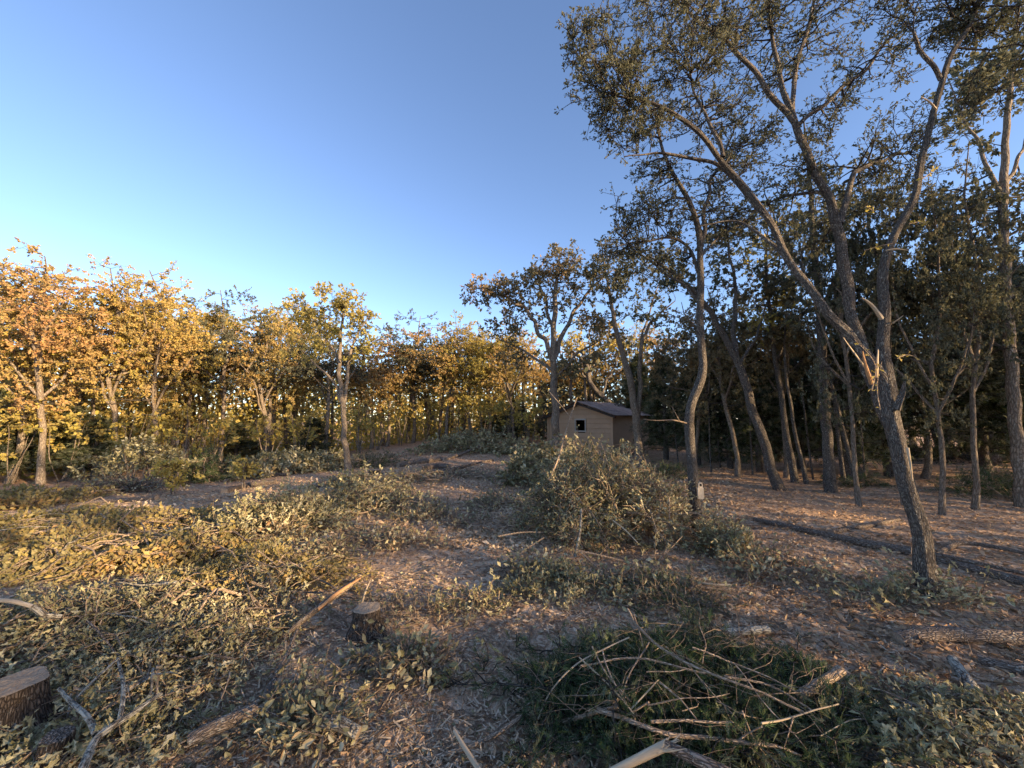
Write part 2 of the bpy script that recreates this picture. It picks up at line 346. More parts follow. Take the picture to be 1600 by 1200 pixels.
# ------------------------------------------------------------------ tree growth
def ball(rg, n, bias=.45):
    v = unit(rg.normal(size=(n, 3))); return v * (rg.random((n, 1)) ** bias)
def grow(skel, ells, rg, twigs=7, per=8, clr=.45, lsize=.11, tpl=LEAF_MD, upb=.25):
    """skel: list of (P,R) polylines; ells: list of (centre, radii, n clumps). Returns branch/twig tubes and leaf arrays."""
    nodes, nr = [], []
    for P, R in skel:
        X, r = resample(P, R, .18); k = max(0, int(len(X) * .12)); nodes.append(X[k:]); nr.append(r[k:])
    nodes = np.concatenate(nodes); nr = np.concatenate(nr)
    C = np.concatenate([np.asarray(c) + ball(rg, n) * np.asarray(r) for c, r, n in ells])
    dmin = np.array([np.min(np.linalg.norm(nodes - c, axis=1)) for c in C]); C = C[np.argsort(dmin)]
    cap = len(nodes) + len(C) * 5; NB = np.zeros((cap, 3)); NR = np.zeros(cap); m = len(nodes); NB[:m] = nodes; NR[:m] = nr
    BP, BR = [], []
    tt = np.linspace(0, 1, 6)[:, None]
    for c in C:
        d = c - NB[:m]; L = np.linalg.norm(d, axis=1) + .5 * np.maximum(0, -d[:, 2]) + .02 / np.maximum(NR[:m], .004) * .12
        k = int(np.argmin(L)); p = NB[k]; l = np.linalg.norm(c - p)
        mid = (p + c) / 2 + rg.normal(size=3) * l * .13 + np.array([0, 0, -l * .06 if rg.random() < .5 else l * .1])
        Q = (1 - tt) ** 2 * p + 2 * (1 - tt) * tt * mid + tt ** 2 * c + rg.normal(size=(6, 3)) * l * .025 * np.sin(tt * math.pi)
        r0 = min(.65 * NR[k], .009 + .019 * l); R = np.linspace(max(r0, .005), .0045, 6)
        BP.append(Q); BR.append(R); NB[m:m + 5] = Q[1:]; NR[m:m + 5] = R[1:]; m += 5
    BP = np.array(BP); BR = np.array(BR); n = len(C)
    idx = np.repeat(np.arange(n), twigs); N = len(idx)
    t0 = rg.integers(3, 6, N); S = BP[idx, t0]; crad = clr * rg.uniform(.7, 1.3, n)
    E = C[idx] + ball(rg, N, .5) * crad[idx][:, None] * np.array([1, 1, .8]); M_ = (S + E) / 2 + rg.normal(size=(N, 3)) * .04
    TP = np.stack([S, M_, E], 1); TR = np.broadcast_to(np.array([.0045, .0035, .002]), (N, 3))
    j = np.repeat(np.arange(N), per); K = len(j); t = rg.uniform(.35, 1.0, K)[:, None] ** .7
    LP = S[j] * (1 - t) ** 2 + 2 * M_[j] * t * (1 - t) + E[j] * t ** 2 + rg.normal(size=(K, 3)) * .012
    D = unit(E - S)[j] * .8 + rg.normal(size=(K, 3)) * .75 + np.array([0, 0, -.1])
    Nn = rg.normal(size=(K, 3)) + np.array([0, 0, upb * 3]); LS = lsize * rg.uniform(.6, 1.2, K)
    return dict(bp=BP, br=BR, tp=TP, tr=TR, lp=LP, ld=D, ln=Nn, ls=LS, tpl=tpl)
def px_skel(limbs):
    """limbs given as (px, py, depth, radius) points"""
    return [(np.array([at(a, b, d) for a, b, d, r in L]), np.array([r * .86 * math.cos(math.atan(abs(L[0][0] - 800) / FPX)) for *_, r in L])) for L in limbs]
def px_ell(es):
    out = []
    for (a, b, d, rx, ry, rd, n) in es:
        c = at(a, b, d); k = d / FPX; out.append((c, (rx * k, rd, ry * k), n))
    return out
def put_tree(name, label, skel, g, leafm, barkm, sides=12, step=.08, rough=.06, seed=0, group=None, cat='tree', twigm=None, extra=None):
    base = skel[0][0][0].copy(); base[2] = G(base[0], base[1])
    root = thing(name, label, cat, base, group)
    for i, (P, R) in enumerate(skel):
        mb = MB(); limb(mb, P, R, sides if i == 0 else max(7, sides - 3), step, rough, seed + i, wob=.3 if i == 0 else 1.2)
        mb.build('trunk' if i == 0 else 'limb', barkm, root, base, True)
    mb = MB(); tubes(mb, g['bp'], g['br'], 4); tubes(mb, g['tp'][:, ::2], g['tr'][:, ::2], 3)
    mb.build('twigs', twigm or M_TWIG, root, base, True, 'stuff')
    mb = MB(); leaves(mb, g['lp'], g['ld'], g['ln'], g['ls'], g['tpl'])
    mb.build('crown', leafm, root, base, False, 'stuff')
    return root
def copy_tree(root, loc, rz, sc, label, group=None, leafm=None):
    r = root.copy(); COL.objects.link(r); r.location = tuple(loc); r.rotation_euler = (0, 0, rz); r.scale = sc
    r['label'] = label
    if group: r['group'] = group
    for ch in list(root.children):
        c = ch.copy(); COL.objects.link(c); c.parent = r
        if leafm and ch.name.startswith('crown'):
            c.material_slots[0].link = 'OBJECT'; c.material_slots[0].material = leafm
    return r

rg = np.random.default_rng(11)
# ---- the near forked oak on the right
D0 = gp(1455, 932)[1]
sk = px_skel([
    [(1460, 948, D0, .205), (1456, 925, D0, .152), (1447, 880, D0 + .02, .122), (1430, 800, D0 + .05, .108), (1411, 730, D0 + .1, .108), (1394, 665, D0 + .15, .115), (1380, 610, D0 + .2, .112), (1384, 545, D0 + .22, .088), (1383, 480, D0 + .25, .082), (1376, 425, D0 + .25, .076), (1384, 390, D0 + .25, .066), (1410, 350, D0 + .28, .062), (1434, 290, D0 + .3, .056), (1446, 230, D0 + .3, .052), (1460, 170, D0 + .3, .048), (1470, 122, D0 + .3, .048), (1492, 78, D0 + .3, .042), (1522, 25, D0 + .3, .036), (1545, -40, D0 + .3, .03), (1560, -130, D0 + .4, .02)],
    [(1392, 640, D0 + .17, .10), (1366, 570, D0 + .25, .088), (1310, 500, D0 + .4, .072), (1265, 450, D0 + .5, .064), (1230, 405, D0 + .55, .06), (1195, 338, D0 + .6, .056), (1160, 285, D0 + .6, .05), (1120, 235, D0 + .5, .045), (1072, 188, D0 + .4, .04), (1010, 158, D0 + .35, .028), (962, 150, D0 + .3, .016)],
    [(1470, 125, D0 + .3, .04), (1450, 95, D0 + .28, .036), (1434, 70, D0 + .25, .032), (1428, 52, D0 + .22, .024)],
    [(1195, 338, D0 + .6, .036), (1120, 250, D0 + .7, .03), (1060, 243, D0 + .7, .024), (1010, 237, D0 + .6, .015), (975, 245, D0 + .5, .008)],
    [(1130, 245, D0 + .5, .03), (1105, 190, D0 + .6, .024), (1085, 130, D0 + .7, .016), (1070, 80, D0 + .8, .01)],
    [(1230, 405, D0 + .55, .03), (1170, 350, D0 + .9, .024), (1130, 340, D0 + 1.0, .016), (1090, 355, D0 + 1.0, .01)],
])
el = px_ell([(945, 130, D0 + .35, 70, 75, .35, 46), (925, 60, D0 + .4, 55, 45, .3, 22), (985, 190, D0 + .4, 85, 42, .35, 26), (1030, 60, D0 + .5, 90, 70, .5, 40), (1100, 120, D0 + .7, 90, 100, .6, 40),
             (1140, 210, D0 + .8, 90, 70, .6, 26), (1540, 20, D0 + .4, 90, 60, .6, 44), (1470, 20, D0 + .5, 80, 40, .5, 18), (1590, -40, D0 + .4, 80, 80, .7, 24), (1560, 120, D0 + .6, 60, 70, .5, 16), (1400, 5, D0 + .3, 60, 40, .4, 14)])
g = grow(sk, el, rg, 8, 7, .22, .049, LEAF_MD)
NEAR_OAK = put_tree('oak_tree', 'nearest oak, thick leaning trunk forking low with torn sunlit wood at the fork', sk, g, M_LEAF_DARK, M_BARK, 36, .03, .07, 3)
nb = np.array(NEAR_OAK.location)
for (pa, r0, mt, lab) in (
        ([(1362, 600, D0 + .05, 0), (1352, 570, D0 + .02, 0), (1348, 550, D0 + .02, 0)], .017, M_WOOD_RED, 'torn orange wood at the fork'),
        ([(1370, 590, D0 + .05, 0), (1371, 560, D0 + .03, 0), (1372, 548, D0 + .05, 0)], .012, M_WOOD, 'splintered pale wood at the fork'),
        ([(1352, 575, D0 + .08, 0), (1330, 545, D0 + .05, 0), (1318, 528, D0 + .05, 0)], .008, M_WOOD, None),
        ([(1378, 498, D0 + .15, 0), (1362, 475, D0 + .1, 0), (1348, 466, D0 + .08, 0)], .018, M_WOOD, 'weathered broken branch stub'),
        ([(1395, 505, D0 + .2, 0), (1402, 500, D0 + .15, 0), (1410, 494, D0 + .12, 0)], .008, M_WOOD, None),
        ([(1400, 640, D0 + .08, 0), (1411, 612, D0 + .05, 0), (1413, 600, D0 + .03, 0)], .03, M_BARK, None),
        ([(1418, 700, D0 + .0, 0), (1422, 720, D0 - .04, 0), (1426, 750, D0 - .03, 0)], .012, M_WOOD, 'torn strip of lit bark'),
        ([(1384, 392, D0 + .2, 0), (1398, 388, D0 + .15, 0), (1418, 391, D0 + .15, 0)], .010, M_WOOD, None),
        ([(1462, 170, D0 + .25, 0), (1452, 158, D0 + .2, 0), (1440, 152, D0 + .2, 0)], .011, M_WOOD, None)):
    mb = MB(); P = np.array([at(*q[:3]) for q in pa]); limb(mb, P, [r0, r0 * .75, r0 * .35], 8, .02, .2, int(r0 * 9999), cap=2, jag=r0 * 1.2)
    mb.build('broken_stub', mt, NEAR_OAK, nb, False, label=lab)
# leafy vine shoots left on the trunk
mb = MB(); ml = MB(); 
for pts in ([(1362, 610), (1372, 570), (1350, 545), (1335, 530)], [(1375, 640), (1368, 600), (1378, 565)], [(1440, 280), (1455, 270), (1462, 262)], [(1395, 380), (1370, 385), (1350, 392)], [(1420, 350), (1440, 345), (1448, 352)], [(1402, 560), (1418, 552), (1430, 558)], [(1365, 330), (1352, 322)]):
    P = np.array([at(a, b, D0 + .02) for a, b in pts]); R = np.linspace(.005, .002, len(P)); limb(mb, P, R, 5, .02, .05, 5)
    k = 9; t = rg.uniform(0, 1, k) * (len(P) - 1); i0 = np.minimum(t.astype(int), len(P) - 2); q = P[i0] + (P[i0 + 1] - P[i0]) * (t - i0)[:, None]
    leaves(ml, q, rg.normal(size=(k, 3)), rg.normal(size=(k, 3)), rg.uniform(.03, .06, k), LEAF_MD)
mb.build('vine_shoots', M_STICK, NEAR_OAK, nb, True, 'stuff'); ml.build('vine_leaves', M_LEAF_GOLD, NEAR_OAK, nb, False, 'stuff')

# ---- the straight oak standing behind it
DB = 5.4
sk = px_skel([
    [(1442, 838, DB, .13), (1424, 770, DB, .11), (1396, 680, DB, .11), (1358, 585, DB, .11), (1326, 480, DB, .112), (1318, 400, DB, .106), (1308, 335, DB, .10), (1272, 270, DB, .088), (1248, 205, DB, .082), (1232, 168, DB, .07), (1218, 120, DB, .055), (1205, 60, DB, .045), (1202, 0, DB, .035), (1190, -70, DB, .02)],
    [(1245, 195, DB, .06), (1200, 140, DB - .1, .052), (1165, 100, DB - .2, .045), (1120, 50, DB - .3, .036), (1060, 5, DB - .4, .024), (1010, -40, DB - .5, .014)],
    [(1238, 180, DB, .05), (1240, 110, DB + .1, .045), (1262, 50, DB + .2, .038), (1275, -10, DB + .3, .03), (1290, -80, DB + .3, .016)],
    [(1248, 195, DB, .046), (1290, 160, DB - .1, .04), (1340, 120, DB - .2, .032), (1385, 65, DB - .3, .024), (1420, 40, DB - .3, .014)],
    [(1312, 350, DB, .07), (1325, 300, DB + .1, .06), (1340, 262, DB + .3, .05), (1380, 245, DB + .5, .04), (1420, 240, DB + .7, .02)],
    [(1290, 300, DB, .04), (1230, 300, DB + .3, .03), (1180, 330, DB + .5, .018)],
])
el = px_ell([(1215, 20, DB, 80, 60, .8, 34), (1130, 30, DB - .3, 80, 60, .6, 36), (1060, -10, DB - .4, 90, 40, .6, 26), (1300, 40, DB + .2, 70, 70, .7, 26), (1365, 120, DB - .1, 60, 55, .6, 22),
             (1290, 215, DB + .3, 70, 60, .7, 26), (1215, 300, DB + .4, 70, 50, .6, 24), (1360, 280, DB + .6, 70, 60, .7, 28), (1440, 210, DB + .6, 60, 60, .5, 18), (1190, 130, DB + .4, 70, 60, .6, 22), (1150, 380, DB + .7, 70, 45, .5, 14), (1420, 300, DB + .8, 60, 60, .6, 18), (1260, 360, DB + .8, 60, 50, .6, 16)])
g = grow(sk, el, rg, 8, 5, .28, .064, LEAF_MD)
put_tree('oak_tree', 'tall dark oak rising just behind the nearest forked oak', sk, g, M_LEAF_DARK, M_BARK, 22, .05, .06, 21)

# ---- the crooked S-shaped oak with the tan tag
DC = gp(1090, 838)[1]
sk = px_skel([
    [(1091, 845, DC, .15), (1089, 800, DC, .115), (1084, 740, DC, .108), (1077, 690, DC, .10), (1074, 652, DC, .098), (1080, 625, DC, .098), (1095, 598, DC, .096), (1101, 575, DC, .09), (1098, 545, DC, .082), (1093, 500, DC, .078), (1093, 430, DC, .074), (1096, 385, DC, .07), (1088, 335, DC, .06), (1066, 295, DC, .05), (1046, 262, DC, .042), (1032, 235, DC, .034), (1030, 195, DC, .024), (1018, 150, DC, .012)],
    [(1096, 385, DC, .05), (1104, 330, DC + .2, .042), (1108, 280, DC + .3, .036), (1135, 240, DC + .4, .028), (1150, 190, DC + .5, .016)],
    [(1092, 430, DC, .04), (1080, 385, DC + .1, .034), (1050, 370, DC + .1, .028), (1005, 374, DC, .02), (965, 385, DC - .1, .012)],
    [(1093, 470, DC, .036), (1050, 430, DC + .3, .03), (1000, 400, DC + .3, .024), (960, 360, DC + .3, .015)],
    [(1096, 400, DC, .035), (1130, 360, DC + .4, .028), (1165, 350, DC + .6, .018), (1190, 320, DC + .7, .01)],
])
sk = [(P, R * .84) for P, R in sk]
el = px_ell([(1000, 330, DC, 55, 40, .5, 26), (1035, 270, DC + .1, 50, 40, .5, 16), (975, 385, DC + .1, 45, 35, .5, 20), (1050, 345, DC + .2, 60, 45, .5, 20), (1120, 300, DC + .4, 60, 60, .6, 22), (1160, 240, DC + .5, 50, 50, .6, 14), (1030, 420, DC + .3, 60, 35, .5, 16), (1160, 350, DC + .6, 60, 35, .5, 16), (1010, 200, DC, 35, 35, .4, 10)])
g = grow(sk, el, rg, 8, 5, .28, .064, LEAF_MD)
CROOK = put_tree('oak_tree', 'crooked S-shaped oak with a tan tag, right of the big brush pile', sk, g, M_LEAF_DARK, M_BARK, 22, .045, .07, 35)
mb = MB(); ct = np.array(CROOK.location)
P = np.array([at(1076, 662, DC), at(1050, 655, DC - .3), at(1030, 658, DC - .4), at(1005, 655, DC - .5)]); limb(mb, P, [.012, .009, .007, .004], 6, .03, .1, 4)
P = np.array([at(1062, 658, DC - .2), at(1055, 645, DC - .3), at(1050, 635, DC - .3)]); limb(mb, P, [.006, .005, .003], 6, .03, .1, 5)
mb.build('dead_branch', M_STICK, CROOK, ct, True, 'stuff')
# tag nailed on the crooked oak
tc_ = at(1089, 768, DC) + np.array([-.01, -.125, 0]); k = DC / FPX
tg = thing('tree_tag', 'small tan wooden tag with a dark hole, nailed low on the crooked trunk', 'tag', tc_)
def prism(mb, pts, y0, y1, mi=0):
    n = len(pts); V = [(x, y0, z) for x, z in pts] + [(x, y1, z) for x, z in pts]
    mb.add(V, [list(range(n))], None, mi); mb.add(V, [list(range(2 * n - 1, n - 1, -1))], None, mi)
    mb.add(V, [[i, i + n, (i + 1) % n + n, (i + 1) % n] for i in range(n)], None, mi)
w, h = 4.4 * k, 8.5 * k
mb = MB(); prism(mb, [(-w, -h * .9), (-w * .6, -h), (w * .7, -h), (w, -h * .85), (w, h * .9), (w * .8, h), (-w * .9, h), (-w, h * .9)], -.012, .014); mb.build('plate', M_TAG, tg)
mb = MB(); prism(mb, [(-w * .75, h), (w * .8, h), (w * .85, h * 1.5), (w * .5, h * 1.85), (-w * .2, h * 1.95), (-w * .7, h * 1.6)], -.008, .012); mb.build('hanger', M_TAG, tg)
a = np.linspace(0, 2 * math.pi, 13)[:-1]; mb = MB(); prism(mb, [(w * .1 + math.cos(t) * w * .38, h * 1.42 + math.sin(t) * w * .42) for t in a], -.011, .0); mb.build('hole', M_HOLE, tg)

# ---- other traced oaks
def traced(label, limbs, ells, leafm, barkm, seed, clr=.4, ls=.12, tw=6, per=8, sides=14, step=.1, tpl=LEAF_LD, group=None):
    r2 = np.random.default_rng(seed); s = px_skel(limbs); q = grow(s, px_ell(ells), r2, tw, per, clr, ls, tpl)
    return put_tree('oak_tree', label, s, q, leafm, barkm, sides, step, .06, seed, group)
D = gp(1298, 769)[1]
traced('upright grey oak between the leaning oak and the nearest forked oak', [[(1299, 775, D, .22), (1297, 755, D, .17), (1293, 700, D, .155), (1288, 620, D, .148), (1283, 540, D, .14), (1283, 490, D, .13), (1276, 430, D, .11), (1270, 380, D, .10), (1268, 320, D, .08), (1262, 250, D, .05), (1255, 180, D, .02)],
        [(1283, 500, D, .09), (1300, 440, D + .3, .07), (1330, 390, D + .5, .05), (1360, 340, D + .6, .03)], [(1280, 470, D, .07), (1245, 410, D + .3, .05), (1220, 370, D + .5, .03), (1200, 310, D + .5, .015)]],
       [(1270, 310, D, 70, 60, 1.0, 15), (1215, 360, D + .4, 60, 60, .8, 14), (1345, 350, D + .5, 60, 60, .8, 15), (1290, 390, D + .8, 60, 50, .8, 10), (1210, 440, D + .8, 50, 35, .6, 8)], M_LEAF_DARK, M_BARK, 41, tpl=LEAF_LD)
D = gp(1216, 766)[1]
traced('oak leaning hard to the left at the edge of the dark woods', [[(1221, 772, D, .21), (1216, 760, D, .17), (1203, 728, D, .15), (1182, 655, D, .14), (1165, 600, D, .13), (1150, 560, D, .115), (1130, 522, D, .10), (1112, 488, D, .085), (1085, 455, D, .07), (1050, 425, D, .05), (1015, 400, D, .025)],
        [(1150, 560, D, .08), (1147, 510, D + .2, .07), (1150, 450, D + .4, .055), (1140, 390, D + .5, .04), (1130, 330, D + .6, .02)], [(1155, 570, D, .05), (1185, 520, D + .3, .04), (1200, 470, D + .6, .025), (1215, 420, D + .6, .012)]],
       [(1040, 415, D, 60, 45, .8, 14), (1090, 430, D + .3, 50, 40, .8, 10), (1140, 370, D + .5, 60, 50, 1, 14), (1205, 440, D + .6, 55, 45, .8, 10)], M_LEAF_DARK, M_BARK, 43, tpl=LEAF_LD)
D = gp(1241, 754)[1]
traced('slim oak with an olive crown, directly behind the leaning oak', [[(1243, 758, D, .15), (1240, 740, D, .115), (1229, 680, D, .10), (1221, 620, D, .095), (1212, 570, D, .085), (1204, 500, D, .07), (1196, 420, D, .05), (1200, 340, D, .02)], [(1212, 570, D, .05), (1230, 520, D + .2, .04), (1240, 470, D + .4, .02)]],
       [(1200, 500, D, 50, 35, .7, 12), (1190, 400, D, 60, 60, .8, 16), (1240, 480, D + .3, 45, 45, .7, 10)], M_LEAF_GOLD, M_BARK, 47)
D = gp(1259, 756)[1]
traced('thin dark stem rising between the slim oak and the upright grey oak', [[(1261, 760, D, .09), (1257, 735, D, .07), (1245, 690, D, .062), (1236, 640, D, .058), (1228, 590, D, .05), (1225, 530, D, .03), (1230, 470, D, .012)]],
       [(1228, 520, D, 45, 40, .6, 10), (1240, 460, D, 40, 40, .6, 8)], M_LEAF_DARK, M_BARK, 49)
D = gp(1597, 792)[1]
traced('tall pale-barked oak at the right edge of the clearing', [[(1600, 800, D, .24), (1597, 775, D, .19), (1590, 700, D, .18), (1582, 600, D, .172), (1575, 500, D, .162), (1569, 400, D, .15), (1567, 310, D, .13), (1572, 200, D, .10), (1582, 100, D, .08), (1590, 10, D, .06), (1600, -90, D, .03)],
        [(1567, 310, D, .08), (1545, 260, D, .065), (1520, 215, D, .05), (1500, 170, D, .03), (1480, 120, D, .015)], [(1567, 300, D, .07), (1600, 230, D + .2, .05), (1630, 150, D + .4, .03)], [(1575, 480, D, .05), (1530, 440, D + .3, .035), (1480, 430, D + .5, .02)]],
       [(1510, 170, D, 60, 80, .9, 24), (1580, 100, D, 70, 80, .9, 30), (1590, -30, D, 80, 60, .9, 20), (1500, 330, D + .4, 70, 60, .9, 24), (1470, 430, D + .6, 60, 40, .7, 14), (1600, 350, D + .4, 60, 90, .8, 20), (1540, 480, D + .6, 60, 50, .7, 12)], M_LEAF_DARK, M_BARK_FAR, 53, tpl=LEAF_LD)
D = 14.0
traced('big spreading oak standing against the shed front, rusty sunlit top', [[(869, 727, D, .25), (868, 705, D, .18), (868, 650, D, .165), (866, 600, D, .15), (864, 555, D, .135), (866, 500, D, .11), (868, 450, D, .09), (874, 405, D, .03)],
        [(863, 560, D, .11), (842, 510, D, .09), (812, 475, D - .2, .065), (775, 455, D - .3, .045), (735, 448, D - .4, .02)], [(866, 560, D, .11), (888, 500, D + .2, .085), (915, 460, D + .3, .06), (945, 430, D + .3, .03)],
        [(865, 580, D, .07), (830, 555, D + .4, .055), (795, 535, D + .6, .03), (765, 525, D + .8, .015)], [(866, 530, D, .08), (850, 460, D + .4, .06), (835, 420, D + .5, .03)], [(868, 590, D, .06), (905, 550, D - .3, .045), (940, 530, D - .4, .02)]],
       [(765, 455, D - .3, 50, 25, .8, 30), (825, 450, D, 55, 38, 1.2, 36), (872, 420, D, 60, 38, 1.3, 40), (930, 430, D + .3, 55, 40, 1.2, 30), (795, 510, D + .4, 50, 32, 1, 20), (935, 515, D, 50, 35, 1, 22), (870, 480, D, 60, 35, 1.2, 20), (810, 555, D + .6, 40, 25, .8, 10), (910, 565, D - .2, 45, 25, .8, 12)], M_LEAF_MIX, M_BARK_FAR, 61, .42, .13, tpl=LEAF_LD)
D = 13.2
traced('twin-stemmed oak just right of the shed', [[(1000, 730, D, .27), (999, 712, D, .17), (994, 650, D, .155), (986, 600, D, .135), (976, 560, D, .12), (962, 520, D, .10), (955, 470, D, .07), (945, 420, D, .04), (940, 380, D, .015)],
        [(996, 670, D, .11), (1000, 610, D + .1, .095), (1000, 545, D + .1, .08), (1010, 510, D, .065), (1030, 490, D, .045), (1055, 470, D - .2, .02)], [(1000, 560, D, .06), (1003, 520, D + .2, .05), (1018, 480, D + .3, .03), (1030, 440, D + .3, .015)]],
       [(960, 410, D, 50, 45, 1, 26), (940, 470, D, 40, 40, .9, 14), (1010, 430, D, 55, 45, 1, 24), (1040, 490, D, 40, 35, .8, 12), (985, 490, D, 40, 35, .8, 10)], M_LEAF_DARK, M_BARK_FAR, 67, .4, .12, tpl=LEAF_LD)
D = gp(543, 738)[1]
traced('pale slender oak standing alone in front of the left treeline', [[(545, 742, D, .18), (543, 728, D, .13), (540, 700, D, .118), (537, 650, D, .11), (534, 620, D, .10), (530, 580, D, .08), (531, 530, D, .065), (536, 495, D, .05), (545, 455, D, .02)],
        [(536, 635, D, .075), (524, 605, D, .06), (508, 580, D - .2, .045), (490, 565, D - .3, .03), (470, 545, D - .3, .015)], [(536, 640, D, .075), (543, 600, D + .1, .07), (543, 565, D + .1, .06), (556, 525, D, .045), (575, 495, D - .1, .02)], [(531, 570, D, .05), (515, 535, D + .2, .04), (495, 505, D + .2, .025), (470, 480, D + .3, .012)]],
       [(530, 470, D, 45, 28, .9, 26), (565, 495, D, 30, 32, .8, 18), (460, 478, D + .2, 38, 25, .8, 16), (495, 505, D, 40, 28, .8, 16), (470, 545, D - .2, 40, 22, .7, 10), (560, 540, D, 35, 25, .7, 10), (515, 540, D, 40, 30, .7, 8)], M_LEAF_GOLD, M_BARK_FAR, 71, .34, .12, tpl=LEAF_LD)
D = 21.0
traced('dark oak with a snaking bare limb above the shed roof', [[(985, 705, D, .25), (980, 680, D, .22), (965, 645, D, .20), (945, 622, D, .18), (928, 608, D, .16), (917, 590, D, .15), (921, 572, D, .13), (908, 560, D, .09), (893, 548, D, .05), (880, 530, D, .02)],
        [(917, 590, D, .08), (905, 586, D, .07), (903, 565, D, .05), (890, 540, D, .03)], [(940, 618, D, .09), (960, 570, D + .4, .07), (975, 530, D + .6, .03)]],
       [(890, 530, D, 45, 30, 1.2, 14), (940, 530, D + .4, 50, 35, 1.2, 18), (980, 540, D + .4, 40, 40, 1.2, 12)], M_LEAF_GOLD, M_BARK, 73, .6, .17)

# ------------------------------------------------------------------ generic oaks for the treelines
def proto_oak(seed, h, cw, label, leafm, barkm, low=.32, dens=1.0, ls=.14, stems=1, tpl=LEAF_LD):
    r2 = np.random.default_rng(seed); base = np.zeros(3)
    hs = h * r2.uniform(.42, .55); lean = r2.normal(size=2) * h * .03
    n = 7; t = np.linspace(0, 1, n); P = np.stack([lean[0] * t + np.sin(t * 5 + seed) * .06 * h * .2, lean[1] * t + np.cos(t * 4 + seed) * .05 * h * .2, t * hs - .08], 1)
    P[0, :2] = 0; R = np.interp(t, [0, .06, 1], [.017 * h, .0122 * h, .009 * h])
    T = np.array([lean[0] * 2 + r2.normal() * .2, lean[1] * 2 + r2.normal() * .2, h * .93]); P2 = [P[-1] * (1 - s) + T * s + r2.normal(size=3) * .12 * (s > 0) for s in np.linspace(0, 1, 5)[1:]]
    P = np.vstack([P, P2]); R = np.concatenate([R, np.linspace(.008 * h, .002 * h, 4)])
    sk = [(P, R)]
    for k in range(5):
        z0 = r2.uniform(.55, 1.15) * hs; i = np.argmin(np.abs(P[:, 2] - z0)); p = P[i]; a = k * 2.4 + r2.uniform(0, 1)
        q = np.array([math.cos(a) * cw * r2.uniform(.6, .9), math.sin(a) * cw * r2.uniform(.6, .9), h * r2.uniform(.55, .85)])
        m = p * .45 + q * .55 + np.array([math.cos(a), math.sin(a), 0]) * .1 * cw + r2.normal(size=3) * .15
        sk.append((np.array([p, p * .6 + m * .4 + r2.normal(size=3) * .08, m, m * .4 + q * .6 + r2.normal(size=3) * .08, q]), np.array([.0062, .0055, .0044, .003, .0016]) * h))
    el = [((T[0] * .6, T[1] * .6, h * .78), (cw * .85, cw * .85, h * .19), int(30 * dens)), ((0, 0, h * .60), (cw * 1.05, cw * 1.05, h * .17), int(34 * dens)), ((0, 0, h * (low + .12)), (cw * .95, cw * .95, h * .14), int(20 * dens))]
    for k in range(6):
        a = k * 1.05 + r2.uniform(0, .6); el.append(((math.cos(a) * cw * .75, math.sin(a) * cw * .75, h * r2.uniform(.5, .82)), (cw * .33, cw * .33, h * .09), int(6 * dens)))
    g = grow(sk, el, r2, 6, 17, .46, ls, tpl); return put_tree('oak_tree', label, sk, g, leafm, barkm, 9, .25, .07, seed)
def place(root, px, py, ytop, wide, rz, label, leafm=None, group=None, first=False, dep=None, h=7.5, cw=2.1, dx=0):
    p = gp(px, py) if dep is None else at(px, py, dep)
    p[2] = G(p[0], p[1])
    top = at(px, ytop, p[1])[2]; sz = (top - p[2]) / h; sw = wide * p[1] / FPX / cw
    if first:
        root.location = tuple(p); root.rotation_euler = (0, 0, rz); root.scale = (sw, sw, sz); root['label'] = label
        if group: root['group'] = group
        for ch in root.children:
            if leafm and ch.name.startswith('crown'): ch.data.materials[0] = leafm
        return root
    return copy_tree(root, p, rz, (sw, sw, sz), label, group, leafm)
LABEL0 = 'oak'
PR = [proto_oak(100 + i, 7.5, 2.1, LABEL0, M_LEAF_GOLD, M_BARK_FAR, low=(.2, .3, .34, .26, .38)[i], dens=(1.9, 1.7, 1.6, 1.9, 1.5)[i], ls=.09) for i in range(5)]
used = set()
def oak(i, *a, **k):
    f = i not in used; used.add(i); return place(PR[i], *a, first=f, **k)
oak(0, 14, 756, 408, 105, .3, 'golden oak at the left edge of the photo, crown cut by the frame')
oak(1, 64, 757, 392, 100, 1.9, 'tallest oak of the left treeline, thin pinkish top and pale straight trunk', leafm=M_LEAF_RUST)
oak(2, 184, 745, 408, 88, 4.0, 'orange-topped oak in the left treeline, second dome from the left', leafm=M_LEAF_RUST)
oak(3, 238, 742, 418, 82, 2.5, 'golden oak leaning right, behind the pale heap of saplings')
oak(4, 345, 730, 448, 74, 5.2, 'greenish oak with a round top in the left treeline', leafm=M_LEAF_DARK)
oak(1, 300, 722, 470, 70, .7, 'low golden oak filling the dip between two left domes')
oak(0, 402, 716, 470, 70, 3.0, 'golden oak whose twin trunks show in front of a bright gap')
oak(3, 455, 714, 452, 62, 5.6, 'yellow-green oak just left of the pale slender oak')
oak(2, 604, 698, 508, 58, 1.1, 'short golden oak right of the pale slender oak')
oak(4, 645, 692, 482, 64, 2.2, 'bright orange feathery oak in the middle of the treeline')
oak(1, 696, 690, 496, 62, 4.4, 'golden oak right of the bright orange oak')
oak(3, 738, 690, 486, 62, .2, 'twin dark-stemmed golden oak in the middle of the treeline')
oak(0, 762, 692, 508, 58, 5.0, 'yellow-green low oak left of the shed')
oak(2, 806, 694, 500, 58, 3.3, 'golden oak half hidden behind the spreading oak by the shed')
BACK = 'oaks of the second row behind the left treeline'
